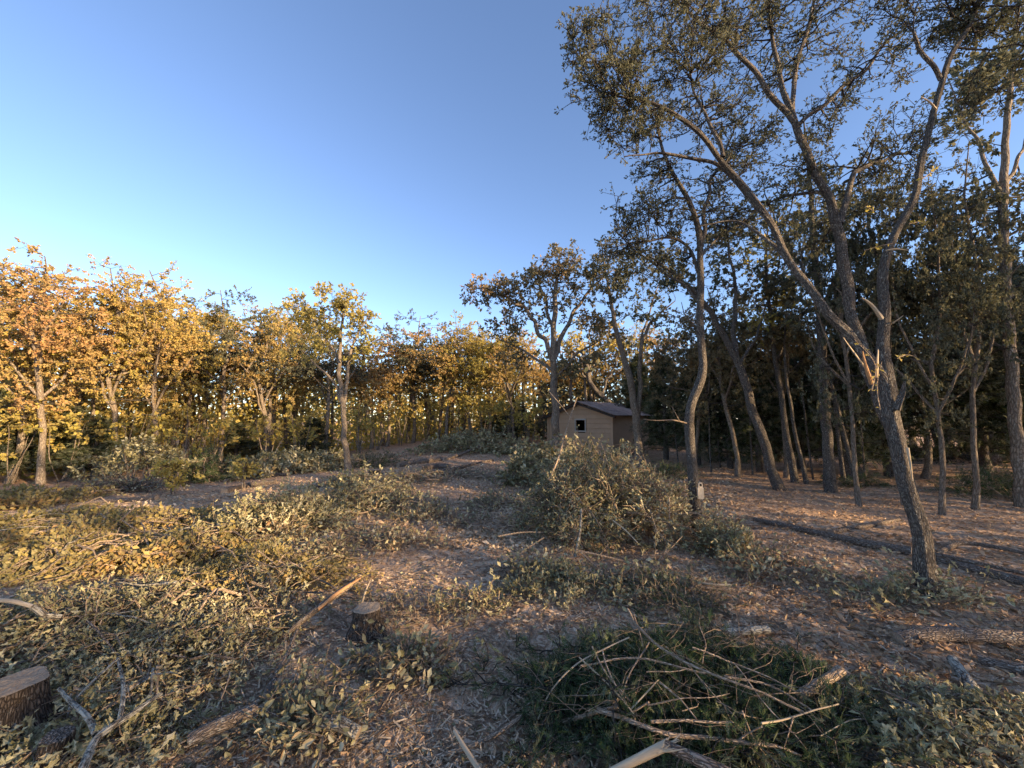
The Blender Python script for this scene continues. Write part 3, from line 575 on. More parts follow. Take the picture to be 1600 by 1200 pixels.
BACK_L = ['second-row golden oak cut by the left edge of the photo', 'second-row oak in the gap between the tall pinkish oak and the orange-topped oak', 'second-row oak behind the leaning golden oak', 'second-row oak behind the twin-trunked golden oak', 'second-row oak directly behind the pale slender lone oak', 'second-row oak in the dip right of the slender lone oak', 'distant oak behind the bright orange feathery oak', 'distant oak behind the low yellow-green oak left of the shed']
for k, (px, yt, w, dep) in enumerate([(-60, 420, 100, 17), (110, 430, 90, 18), (275, 450, 80, 19), (420, 480, 75, 20), (510, 480, 70, 20), (580, 520, 60, 22), (670, 525, 60, 26), (785, 520, 60, 26)]):
    oak((k * 2 + 1) % 5, px, 720, yt, w, k * 1.3, BACK_L[k], group=BACK, dep=dep)
BR = 'oaks standing deep in the dark right-hand woods'
BR_L = ['rusty far oak rising directly above the shed roof', 'rusty far oak right of the twin-stemmed oak, low sunlit top', 'olive-rust oak right behind the crooked tagged oak', 'olive-rust oak behind the oak that leans left', 'olive-rust oak behind the slim olive-crowned oak', 'shaded oak in the gloom left of the nearest oak trunk', 'shaded low oak just right of the nearest oak trunk', 'shaded low oak left of the tall pale-barked oak', 'shaded oak cut by the right edge behind the pale-barked oak', 'dark leafy oak filling the gap right of the nearest oak upper stem', 'dark leafy oak between the nearest oak and the tall pale-barked oak', 'dark leafy oak in front of the cedars, left of the nearest oak stem', 'low dark leafy oak close behind the nearest oak, right side']
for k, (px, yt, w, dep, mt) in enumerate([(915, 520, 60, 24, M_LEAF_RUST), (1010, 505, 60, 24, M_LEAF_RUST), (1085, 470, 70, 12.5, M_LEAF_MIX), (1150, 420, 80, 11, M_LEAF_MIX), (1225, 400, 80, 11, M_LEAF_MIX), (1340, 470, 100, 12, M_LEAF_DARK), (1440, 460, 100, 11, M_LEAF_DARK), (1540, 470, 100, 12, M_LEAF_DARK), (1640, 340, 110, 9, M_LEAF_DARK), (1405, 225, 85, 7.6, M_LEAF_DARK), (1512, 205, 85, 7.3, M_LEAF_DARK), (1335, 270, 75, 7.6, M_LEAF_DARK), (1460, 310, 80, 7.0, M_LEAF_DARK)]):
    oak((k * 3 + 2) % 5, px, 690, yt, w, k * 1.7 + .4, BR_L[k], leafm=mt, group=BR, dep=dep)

# ------------------------------------------------------------------ cedars
def cedar_proto(seed, h=5.0, w=1.6):
    r2 = np.random.default_rng(seed); root = thing('cedar_tree', 'cedar', 'tree', (0, 0, 0))
    mb = MB(); limb(mb, [(0, 0, -.1), (.04, 0, h * .4), (0, .03, h * .98)], [.13, .09, .01], 9, .25, .08, seed); mb.build('trunk', M_BARK, root, None, True)
    n = 120; z = r2.uniform(.08, 1, n) ** .9 * h; a = r2.uniform(0, 6.283, n); L = w * (1 - (z / h) ** 1.3) * r2.uniform(.55, 1.1, n) + .12
    S = np.stack([np.zeros(n), np.zeros(n), z], 1); d = np.stack([np.cos(a), np.sin(a), r2.uniform(-.15, .35, n)], 1)
    E = S + d * L[:, None]; Mi = (S + E) / 2 + np.array([0, 0, .06]); P = np.stack([S, Mi, E], 1)
    mb = MB(); tubes(mb, P, np.stack([.018 + L * .006, .012 + L * .003, np.full(n, .004)], 1), 4); mb.build('branches', M_TWIG, root, None, True, 'stuff')
    per = 34; j = np.repeat(np.arange(n), per); t = r2.uniform(.25, 1.02, n * per)[:, None]
    Q = S[j] * (1 - t) ** 2 + 2 * Mi[j] * t * (1 - t) + E[j] * t ** 2 + r2.normal(size=(n * per, 3)) * (.05 + .10 * L[j][:, None] * .6)
    D_ = d[j] * .7 + r2.normal(size=(n * per, 3)) * .6; mb = MB()
    leaves(mb, Q, D_, r2.normal(size=(n * per, 3)), r2.uniform(.18, .34, n * per) , (SPRAY[0] * np.array([1.6, 1, 1]), SPRAY[1])); mb.build('crown', M_CEDAR, root, None, False, 'stuff')
    return root
CP_ = [cedar_proto(7), cedar_proto(8)]
def cedar(i, px, dep, yt, wpx, label, group=None, rz=0.0):
    p = at(px, 700, dep); p[2] = G(p[0], p[1]); top = at(px, yt, dep)[2]; s = ((top - p[2]) / 5.0); sw = wpx * dep / FPX / 1.6
    if ('c', i) not in used:
        used.add(('c', i)); r = CP_[i]; r.location = tuple(p); r.scale = (sw, sw, s); r.rotation_euler = (0, 0, rz); r['label'] = label
        if group: r['group'] = group
        return r
    return copy_tree(CP_[i], p, rz, (sw, sw, s), label, group)
CG = 'dark cedars in the right-hand woods'
CG_L = ['dark cedar between the twin-stemmed oak and the crooked oak', 'dark cedar right behind the crooked tagged oak', 'dark cedar left of the leaning oak trunk', 'dark cedar behind the base of the leaning oak', 'dark cedar behind the upright grey oak', 'dark cedar left of the nearest oak trunk', 'dark cedar directly behind the nearest oak fork', 'dark broad cedar left of the tall pale-barked oak', 'dark broad cedar at the right edge of the photo', 'far dark cedar seen between the two cedars by the pale-barked oak', 'small far cedar right of the shed', 'far dark cedar between the leaning oak and the upright grey oak']
for k, (px, dep, yt, w) in enumerate([(1040, 15.5, 560, 55), (1090, 14, 550, 60), (1140, 13, 520, 60), (1185, 12, 540, 60), (1250, 13, 500, 70), (1320, 11, 480, 75), (1385, 11.5, 470, 80), (1535, 12, 450, 90), (1620, 10.5, 420, 95), (1560, 16, 500, 70), (1000, 19, 560, 50), (1215, 15.5, 520, 60)]):
    cedar(k % 2, px, dep, yt, w, CG_L[k], CG, k * 1.1)
CL = 'dark cedars under the left treeline'
CL_L = ['low dark cedar left of the pale straight trunk at the far left', 'low dark cedar right of the pale straight trunk at the far left', 'smallest dark cedar left of the pale sapling thicket', 'low dark cedar cut by the left edge of the photo', 'low dark cedar beside the bright gap under the treeline', 'low dark cedar left of the slender lone oak trunk', 'low dark cedar just left of the shed', 'far small cedar left of the cedar by the shed']
for k, (px, dep, yt, w) in enumerate([(30, 15, 610, 60), (110, 15.5, 640, 60), (150, 15, 655, 50), (-30, 14, 600, 60), (370, 20, 660, 45), (490, 20, 655, 45), (805, 22, 625, 50), (770, 25, 650, 40)]):
    cedar((k + 1) % 2, px, dep, yt, w, CL_L[k], CL, k * .9)

# ------------------------------------------------------------------ far woodland masses (nobody could count them)
def wood_mass(name, label, pts, zt, n, ls, ntr, leafm, seed, cat='woodland', keep=None, clump=.30):
    r2 = np.random.default_rng(seed); P = pts(n, r2); z0 = G(P[:, 0], P[:, 1])
    u = r2.random(n); zz = zt(P, u, r2); V = np.column_stack([P, z0 + zz])
    nz = vnoise(V[:, 0] * .55 + V[:, 1] * .3, V[:, 2] * .7 + V[:, 1] * .4, seed); ok = nz > clump
    if keep is not None: ok &= keep(V)
    V = V[ok]; m = len(V); mb = MB()
    leaves(mb, V, r2.normal(size=(m, 3)), r2.normal(size=(m, 3)), ls * r2.uniform(.6, 1.3, m), LEAF_LD, 0)
    T = pts(ntr, r2); tz = G(T[:, 0], T[:, 1]); top = np.column_stack([T + r2.normal(size=(ntr, 2)) * .4, tz + r2.uniform(5, 7, ntr)]); bot = np.column_stack([T, tz - .1])
    tubes(mb, np.stack([bot, (bot + top) / 2 + r2.normal(size=(ntr, 3)) * .15, top], 1), np.stack([r2.uniform(.09, .16, ntr), r2.uniform(.06, .1, ntr), np.full(ntr, .02)], 1), 6, 1)
    o = mb.build(name, [leafm, M_BARK_FAR]); o['kind'] = 'stuff'; o['label'] = label; o['category'] = cat; return o
def band(a0, a1, r0, r1):
    def f(n, r2):
        a = np.radians(r2.uniform(a0, a1, n)); r = np.sqrt(r2.uniform(r0 * r0, r1 * r1, n)); return np.column_stack([np.sin(a) * r, np.cos(a) * r])
    return f
wood_mass('far_woodland', 'hazy golden woods continuing beyond the left treeline', band(-60, 4, 24, 36), lambda P, u, r2: 0.02 + (u ** 1.5) * (5.4 + 2.0 * vnoise(P[:, 0] * .3, P[:, 1] * .3, 9)), 32000, .28, 90, M_LEAF_GOLD, 5)
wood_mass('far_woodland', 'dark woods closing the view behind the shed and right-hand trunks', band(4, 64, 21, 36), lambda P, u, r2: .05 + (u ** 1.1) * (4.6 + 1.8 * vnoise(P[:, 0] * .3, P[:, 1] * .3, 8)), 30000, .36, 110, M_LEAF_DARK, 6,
          keep=lambda V: ~((np.abs(np.degrees(np.arctan2(V[:, 0], V[:, 1])) - 47.5) < 2.2) & (V[:, 2] < 2.2)))

wood_mass('far_woodland', 'pale golden woods on the far side of the next field, glimpsed between trunks', band(-62, 12, 46, 72), lambda P, u, r2: (u ** 1.2) * (7.0 + 2.0 * vnoise(P[:, 0] * .1, P[:, 1] * .1, 12)), 17000, .75, 60, M_LEAF_GOLD, 25)
# the woods that go on past the right edge of the photo and behind it; their shape sets the shade, with leaves cut away to light chosen spots
S2 = np.array([math.sin(SUN_AZ), math.cos(SUN_AZ)]); Q2 = np.array([-S2[1], S2[0]]); TE = math.tan(SUN_EL)
def uw(P):
    P = np.atleast_2d(P); return P[:, :2] @ Q2, P[:, 2] - (P[:, :2] @ S2) * TE
HOLES = []
for (P, ru, rw) in ((gp(60, 790, .3), .5, .40), (gp(120, 850, .3), .45, .26), (gp(240, 880, .3), .42, .2), (gp(400, 890, .25), .55, .22), (gp(430, 800, .5), .5, .4), (gp(420, 752, .2), .7, .12), (gp(560, 915, .3), .16, .12),
                    (gp(650, 905, .1), .2, .10), (at(1092, 605, DC), .16, .30), (at(1080, 660, DC), .1, .3), (at(1405, 570, D0), .12, .5), (at(1425, 720, D0), .16, .18), (at(1440, 290, D0), .12, .5), (at(1365, 560, D0), .2, .35), (gp(1330, 805, .05), .3, .1), (gp(720, 915, .1), .12, .1),
                    (at(541, 690, 12), .25, .25), (gp(270, 760, .6), .4, .3), (at(1300, 680, 9), .1, .3)):
    a, b = uw(P); HOLES.append((a[0], b[0], ru * (1.3 if P[0] < -1 else 1.7), rw * (1.2 if P[0] < -1 else 1.5), .74 if P[0] < -1 else .95))
def gap_keep(V, low=False):
    u, w = uw(V); k = np.ones(len(V), bool); dap = vnoise(u * 5., w * 9., 91)
    for a, b, ru, rw, dp in HOLES: k &= (((u - a) / ru) ** 2 + ((w - b) / rw) ** 2 > 1) | (dap > dp)
    top = 5.1 + 1.0 * vnoise(u * .5, u * 0 + 3., 77) + .5 * vnoise(u * 2., w, 78)
    k &= (w < 1.7) if low else (w >= 1.7)
    return k & (w < top) & ~((V[:, 1] > .60 * V[:, 0]))
def side(n, r2):
    s = r2.uniform(15, 27, n); u = r2.uniform(-22, 20, n); return s[:, None] * S2 + u[:, None] * Q2
wood_mass('side_woodland', 'woods continuing to the right of the photo, out of frame, gaps cut for sun patches', side, lambda P, u, r2: u * 9.6, 60000, .34, 60, M_LEAF_DARK, 15, keep=gap_keep)
wood_mass('side_shade_leaves', 'unseen fine leaf layer added below the side woods to soften the leaking sun', side, lambda P, u, r2: u * 7.6, 92000, .175, 30, M_LEAF_DARK, 16, keep=lambda V: gap_keep(V, True), clump=.12)  # unseen layer added to filter the low sun into soft light

# ------------------------------------------------------------------ shed
TH = math.radians(45); ex = np.array([math.cos(TH), -math.sin(TH), 0]); ey = np.array([math.sin(TH), math.cos(TH), 0])   # across the gable, along the ridge
SO = at(908, 715, 17.2); SO[2] = G(SO[0], SO[1])
SHED = thing('shed', 'small tan board shed with a rusty brown gable roof and one dark window', 'shed', SO)
HWL, HWR, ZE, LEN = 1.85, 1.62, 1.70, 3.2; RIDGE = at(905, 629, 17.2)[2] - SO[2]
SLOPE = (RIDGE - ZE) / HWR
def sw(x, y, z): return ex * x + ey * y + np.array([0, 0, z])
def hexa(mb, pts8, mi=0):
    mb.add(pts8, [[0, 3, 2, 1], [4, 5, 6, 7], [0, 1, 5, 4], [1, 2, 6, 5], [2, 3, 7, 6], [3, 0, 4, 7]], None, mi)
def slab(mb, q, t, nrm):
    q = np.asarray(q); hexa(mb, np.vstack([q, q + np.asarray(nrm) * t]))
def half_w(z, s):   # half width of the gable at height z
    return HWR if (s > 0 and z <= ZE) else HWL if (s < 0 and z <= ZE - (HWL - HWR) * SLOPE) else max(0, (RIDGE - z) / SLOPE)
WX0, WX1, WZ0, WZ1 = -.22, .26, 1.0, 1.46
bh = .205; z = -.12; k = 0
while z < RIDGE - .02:
    z1 = min(z + bh, RIDGE - .01)
    spans = [(None, None)]
    if z1 > WZ0 and z < WZ1: spans = [(None, WX0), (WX1, None)]
    for a, b in spans:
        x0l, x0h = (-half_w(z, -1), -half_w(z1, -1)) if a is None else (a, a)
        x1l, x1h = (half_w(z, 1), half_w(z1, 1)) if b is None else (b, b)
        mb = MB(); lap = .034
        hexa(mb, [sw(x0l, 0, z), sw(x1l, 0, z), sw(x1l, -lap - .012, z), sw(x0l, -lap - .012, z), sw(x0h, 0, z1 - .004), sw(x1h, 0, z1 - .004), sw(x1h, -.010, z1 - .004), sw(x0h, -.010, z1 - .004)])
        mb.build('siding_board', M_SIDING, SHED)
    z += bh; k += 1
for nm, q, nrm in (('side_wall', [sw(HWR - .03, .02, -.15), sw(HWR - .03, LEN, -.15), sw(HWR - .03, LEN, ZE), sw(HWR - .03, .02, ZE)], ex), ('side_wall', [sw(-HWL + .03, .02, -.15), sw(-HWL + .03, LEN, -.15), sw(-HWL + .03, LEN, ZE), sw(-HWL + .03, .02, ZE)], -ex),
                   ('back_wall', [sw(-HWL, LEN, -.15), sw(HWR, LEN, -.15), sw(HWR, LEN, ZE), sw(-HWL, LEN, ZE)], ey)):
    mb = MB(); slab(mb, q, .03, nrm); mb.build(nm, M_SIDING, SHED)
for x in (-HWL - .02, HWR - .06):
    mb = MB(); slab(mb, [sw(x, -.04, -.15), sw(x + .09, -.04, -.15), sw(x + .09, -.04, ZE - .06), sw(x, -.04, ZE - .06)], .03, -ey); mb.build('corner_board', M_SIDING, SHED)
wf = None
for (a, b, c, d) in ((WX0 - .06, WX1 + .06, WZ0 - .06, WZ0), (WX0 - .06, WX1 + .06, WZ1, WZ1 + .06), (WX0 - .06, WX0, WZ0, WZ1), (WX1, WX1 + .06, WZ0, WZ1)):
    mb = MB(); slab(mb, [sw(a, -.03, c), sw(b, -.03, c), sw(b, -.03, d), sw(a, -.03, d)], .035, -ey); mb.build('window_frame', M_TRIM, SHED)
mb = MB()                                                       # dark panel put in for the shade of the room behind the open window
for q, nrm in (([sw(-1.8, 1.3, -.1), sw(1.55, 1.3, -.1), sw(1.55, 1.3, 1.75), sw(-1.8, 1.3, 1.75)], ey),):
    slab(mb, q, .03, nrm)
mb.build('room_shade_panel', M_SHADE, SHED)
for side_ in (-1, 1):
    hw = (HWR if side_ > 0 else HWL) + .28; zl = RIDGE + .03 - hw * SLOPE
    n = 5
    for i in range(n):
        y0, y1 = -.30 + (LEN + .5) / n * i, -.30 + (LEN + .5) / n * (i + 1) - .006
        mb = MB(); m = 13; V = []; lift = .004 * (i % 2)
        for t in (0, 1):
            for j in range(m):
                y = y0 + (y1 - y0) * j / (m - 1); rib = .022 if j % 3 == 1 else 0
                V.append(sw(side_ * hw * t, y, RIDGE + .05 + lift - (RIDGE + .03 - zl) * t + rib))
        V = np.array(V); T_ = V - np.array([0, 0, .012]); F = [[j, j + 1, m + j + 1, m + j] for j in range(m - 1)]
        mb.add(np.vstack([V, T_]), F + [[f[3] + 2 * m, f[2] + 2 * m, f[1] + 2 * m, f[0] + 2 * m] for f in F] + [[m + j, m + j + 1, 3 * m + j + 1, 3 * m + j] for j in range(m - 1)])
        mb.build('roof_panel', M_ROOF, SHED)
    for y in (-.22, LEN * .5, LEN + .05):
        mb = MB(); p0, p1 = sw(0, y, RIDGE - .02), sw(side_ * (hw - .04), y, zl - .03 + .04 * SLOPE)
        d = ey * .045; hexa(mb, [p0 - d + [0, 0, -.08], p1 - d + [0, 0, -.08], p1 + d + [0, 0, -.08], p0 + d + [0, 0, -.08], p0 - d, p1 - d, p1 + d, p0 + d]); mb.build('rafter', M_SHADE, SHED)

# ------------------------------------------------------------------ stumps and logs
def stump(label, px, py, dia, h, seed, tilt=(0, 0), top=M_SAWN, flare=1.55):
    p = gp(px, py); p[2] = G(p[0], p[1]); r = dia / 2; root = thing('stump', label, 'stump', p)
    mb = MB(); T = np.array([tilt[0], tilt[1], h]); n = 40
    X, rr = limb(mb, [np.array([0, 0, -.12]), T * .12, T * .4, T * .75, T], [r * flare * 1.15, r * flare, r * 1.16, r * 1.03, r], n, .025, .09, seed)
    mb.build('bark', M_STUMP, root, None, True)
    V = mb.v[0][-n:]; c = V.mean(0); mt = MB(); r2 = np.random.default_rng(seed)
    rings = [V]
    for f in (.93, .7, .4): rings.append(c + (V - c) * f + np.column_stack([np.zeros((n, 2)), .003 + r2.normal(size=n) * .001 + .006 * (vnoise(V[:, 0] * 20 * f, V[:, 1] * 20, seed) - .5)]))
    W = np.vstack(rings + [c + [0, 0, .008]]); F = []
    for i in range(3): F += [[i * n + j, i * n + (j + 1) % n, (i + 1) * n + (j + 1) % n, (i + 1) * n + j] for j in range(n)]
    mt.add(W, F); mt.add(W, [[3 * n + j, 3 * n + (j + 1) % n, 4 * n] for j in range(n)]); mt.build('cut_face', top, root, None, False)
    return root
stump('bark-covered stump in the middle foreground, flat pale cut top', 572, 994, .195, .20, 5, flare=1.5)
stump('wide dark stump in the bottom left corner with leaves on its top', 20, 1150, .22, .27, 6, (.01, -.01))
stump('small round-topped stump at the bottom edge, left', 80, 1215, .11, .18, 7, (.01, .0), M_LOG)
stump('low pale stump beside the slender lone oak', 585, 742, .34, .16, 8)
LOGN = 0
def log(label, pts, r0, r1, mat=None, end=M_SAWN, jag=0.0, name='log', cat='log', lift=None, sides=16, rough=.09, step=.05):
    """pts: (px, py[, height above ground]) along the log's underside"""
    global LOGN; LOGN += 1
    P = []
    for q in pts:
        h = q[2] if len(q) > 2 else 0; p = gp(q[0], q[1], h + r1 * .7); P.append(p)
    P = np.array(P); base = P[0].copy(); base[2] = G(base[0], base[1]); root = thing(name, label, cat, base)
    mb = MB(); limb(mb, P, np.linspace(r0, r1, len(P)), sides, step, rough, 200 + LOGN, cap=False, jag=jag); mb.build('bark', mat or M_LOG, root, base, True)
    V = mb.v[0]
    for ring, sgn in ((V[:sides], -1), (V[-sides:], 1)):
        c = ring.mean(0); me = MB(); j = np.arange(sides); f = np.stack([j, (j + 1) % sides, np.full(sides, sides)], -1)
        me.add(np.vstack([ring, c + unit(P[-1] - P[0]) * (sgn * .004)]), f if sgn > 0 else f[:, ::-1]); me.build('cut_end', end, root, base)
    return root
log('thick rough-barked log at the right edge of the foreground', [(1403, 1000), (1460, 990), (1545, 994), (1640, 1004)], .052, .058)
log('short dark log under the thick right-hand log with a round pale end', [(1640, 1052), (1590, 1046), (1528, 1030)], .04, .038)
log('lichen-grey log lying towards the camera in the bottom right', [(1488, 1030), (1508, 1058), (1530, 1090), (1545, 1125)], .03, .036, M_LICHEN)
log('long fallen log on the leaf litter, left of the nearest oak', [(1178, 812), (1230, 822), (1300, 838), (1370, 852), (1425, 862)], .036, .052)
log('thin log branching off the long fallen log', [(1300, 832), (1345, 824), (1405, 812)], .035, .025, sides=10)
log('log lying right of the nearest oak, running out of the photo', [(1462, 872), (1530, 892), (1620, 914)], .042, .046)
log('thin arched limb lying right of the nearest oak trunk', [(1470, 862), (1500, 846, .06), (1550, 852, .08), (1625, 870)], .03, .018, sides=10)
log('slim log lying along the top of the right-hand log', [(1460, 866, .06), (1530, 880, .09), (1610, 898, .06)], .026, .024, sides=10)
log('sunlit log on the left rise behind the golden brush', [(350, 768), (392, 758), (432, 752)], .085, .07, M_LOG)
log('second short log behind the sunlit log', [(352, 752), (395, 744), (450, 741)], .07, .06)
log('dark log pointing down from the slender lone oak', [(522, 746), (540, 756), (556, 768)], .085, .095)
log('dark crooked log left of the downward-pointing log', [(525, 750), (500, 756), (478, 772)], .06, .05)
log('dark bent log lying across the middle of the clearing', [(590, 784), (622, 779), (655, 771)], .055, .045)
log('log with a round pale sawn end near the far brush, left one', [(622, 727), (650, 722), (690, 717)], .10, .09)
log('log with a round pale sawn end near the far brush, right one', [(697, 718), (715, 712), (752, 696, .3)], .08, .05)
log('upper of the dark logs stacked in the far clearing', [(655, 733), (685, 728), (702, 729)], .10, .10)
log('lower of the dark logs stacked in the far clearing', [(652, 741), (680, 737), (705, 735)], .09, .08)
log('long thin pole lying flat in the far clearing', [(700, 736), (730, 727), (770, 719)], .06, .045, sides=9)
log('grey pole lying across the sunlit left brush', [(95, 793), (150, 784), (245, 778)], .055, .05)
log('paler pole just below the grey pole in the left brush', [(95, 801), (150, 796), (200, 793)], .04, .035, sides=9)
log('upper dark log half buried in the sunlit left brush', [(55, 838, .1), (90, 828, .14), (135, 830, .1)], .055, .05)
log('lower dark log half buried in the sunlit left brush', [(58, 844, .05), (95, 838, .08), (138, 838, .05)], .045, .04)
log('split log leaning behind the stump, torn orange upper end', [(440, 998, .0), (470, 972, .06), (505, 944, .14), (552, 910, .2)], .018, .027, M_LOG, M_WOOD_RED, jag=.05)
mbs = MB(); pts = np.array([gp(497, 953, .17), gp(525, 928, .23), gp(560, 905, .27)]); limb(mbs, pts, [.010, .016, .008], 7, .02, .25, 9, cap=2, jag=.03)
tag(mbs.build('wood_splinter', M_WOOD_RED, None, pts[0]), 'long orange splinter on the split log behind the stump', 'splinter')
mbs = MB(); pts = np.array([gp(566, 940, .12), gp(570, 925, .2), gp(578, 908, .28)]); limb(mbs, pts, [.012, .010, .003], 6, .02, .2, 19, cap=2, jag=.03)
tag(mbs.build('wood_splinter', M_WOOD, None, pts[0]), 'short pale splinter standing at the back of the foreground stump', 'splinter')
log('dark branch lying left of the stump, pale broken tip', [(415, 1088, .08), (432, 1055, .12), (446, 1030, .16), (464, 986, .22)], .022, .010, M_LOG, M_WOOD, .02, 'fallen_branch', 'branch', sides=9)
log('thick grey branch running into the lower left brush', [(295, 1158, .08), (345, 1132, .1), (402, 1108, .1)], .03, .036, M_LOG, sides=12)
log('dark branch lying below the left leafy heap', [(420, 1092, .06), (445, 1072, .08), (462, 1062, .1)], .022, .02, M_LOG, sides=9)
log('whitish lichen-covered chunk of log at the bottom, left of centre', [(500, 1128, .05), (530, 1130, .06), (560, 1146, .05)], .035, .028, M_LICHEN)
log('grey forked root below the lichen-covered chunk', [(560, 1150), (590, 1165), (612, 1185), (618, 1215)], .02, .014, M_LICHEN, sides=9, name='fallen_branch', cat='branch')
log('pale peeled stick poking in from the bottom edge', [(710, 1142, .06), (728, 1172, .06), (752, 1208, .06)], .009, .014, M_WOOD, M_WOOD, .01, 'fallen_branch', 'branch', sides=8)
log('long thin bent branch from the bottom edge to the cedar pile', [(610, 1200), (690, 1182), (760, 1160, .02), (815, 1120, .05)], .014, .010, M_STICK, sides=8, name='fallen_branch', cat='branch')
log('fresh white splintered stem at the bottom edge, torn end up', [(935, 1215, .14), (985, 1192, .2), (1034, 1168, .26)], .013, .019, M_WOOD, M_WOOD, .05, name='splintered_stem', cat='branch', sides=12)
WS = bpy.data.objects['splintered_stem']; wb = np.array(WS.location); rs = np.random.default_rng(5)
for i in range(9):
    p = gp(1030 + rs.uniform(-8, 6), 1170 + rs.uniform(-6, 8), .26 + rs.uniform(-.01, .015)); q = gp(1052 + rs.uniform(-14, 22), 1154 + rs.uniform(-8, 16), .27 + rs.uniform(-.02, .03))
    mb = MB(); limb(mb, [p, (p + q) / 2 + rs.normal(size=3) * .003, q], [.006, .0045, .001], 5, .02, .2, i); mb.build('splinter', M_WOOD, WS, wb)
log('dark broken stem lying beside the white splintered stem', [(1038, 1163, .26), (1085, 1185, .22), (1140, 1212, .16)], .020, .028, M_LOG, M_WOOD, .0, name='broken_stem', cat='branch', sides=12)
log('grey log lying on the ground behind the cedar pile', [(1070, 995, .02), (1120, 990, .02), (1200, 983, .02)], .026, .03, M_LICHEN)
log('thick short cedar log sticking up out of the cedar pile', [(1246, 1090, .10), (1275, 1070, .14), (1302, 1056, .16), (1315, 1046, .2)], .026, .028, M_STICK, M_SAWN, sides=12)
log('lichen-crusted branch standing among leaves in the bottom right', [(1396, 1172, .02), (1406, 1128, .08), (1420, 1100, .1)], .016, .014, M_LICHEN, sides=10, name='fallen_branch', cat='branch')
log('curved lichen branch at the right edge of the foreground', [(1520, 1135), (1528, 1105, .06), (1555, 1095, .1), (1572, 1130, .04)], .018, .015, M_LICHEN, sides=10, name='fallen_branch', cat='branch')
log('pale split branch lying in front of the oak brush pile, right end', [(990, 888, .05), (1040, 902, .05), (1090, 918, .03), (1145, 922, .03)], .016, .012, M_STICK, M_WOOD, .02, 'fallen_branch', 'branch', sides=8)
log('torn white branch end right of the oak brush pile', [(1060, 900, .08), (1105, 915, .06), (1138, 914, .08)], .012, .010, M_WOOD, M_WOOD, .03, 'fallen_branch', 'branch', sides=8)
# forked lichen branch in the lower left corner
base = gp(150, 1150); FB = thing('forked_branch', 'forked lichen-grey branch lying on the leaves in the lower left', 'branch', base)
for i, (pts, r) in enumerate((([(128, 1205, 0.19), (150, 1148, 0.23), (185, 1130, 0.25), (218, 1107, 0.26), (252, 1084, 0.25)], .017), ([(150, 1148, 0.23), (140, 1120, 0.25), (112, 1098, 0.27), (92, 1076, 0.29)], .013), ([(187, 1126, 0.25), (196, 1080, 0.29), (184, 1028, 0.33)], .012), ([(185, 1030, 0.33), (160, 1050, 0.33), (120, 1090, 0.29)], .008))):
    mb = MB(); limb(mb, [gp(a, b, c) for a, b, c in pts], np.linspace(r, r * .55, len(pts)), 9, .02, .14, 60 + i); mb.build('fork', M_LICHEN, FB, base, True)
base = gp(20, 945); FB = thing('bare_branch', 'bare branch with a white peeled tip at the left edge', 'branch', base)
for i, (pts, r, m) in enumerate((([(-20, 938, 0.43), (20, 938, 0.47), (52, 948, 0.45)], .014, M_WOOD), ([(52, 948, 0.45), (70, 962, 0.39), (95, 964, 0.35)], .017, M_LICHEN))):
    mb = MB(); limb(mb, [gp(a, b, c) for a, b, c in pts], np.linspace(r, r * .9, len(pts)), 8, .02, .12, 70 + i); mb.build(('peeled_tip', 'bark_end')[i], m, FB, base, True)

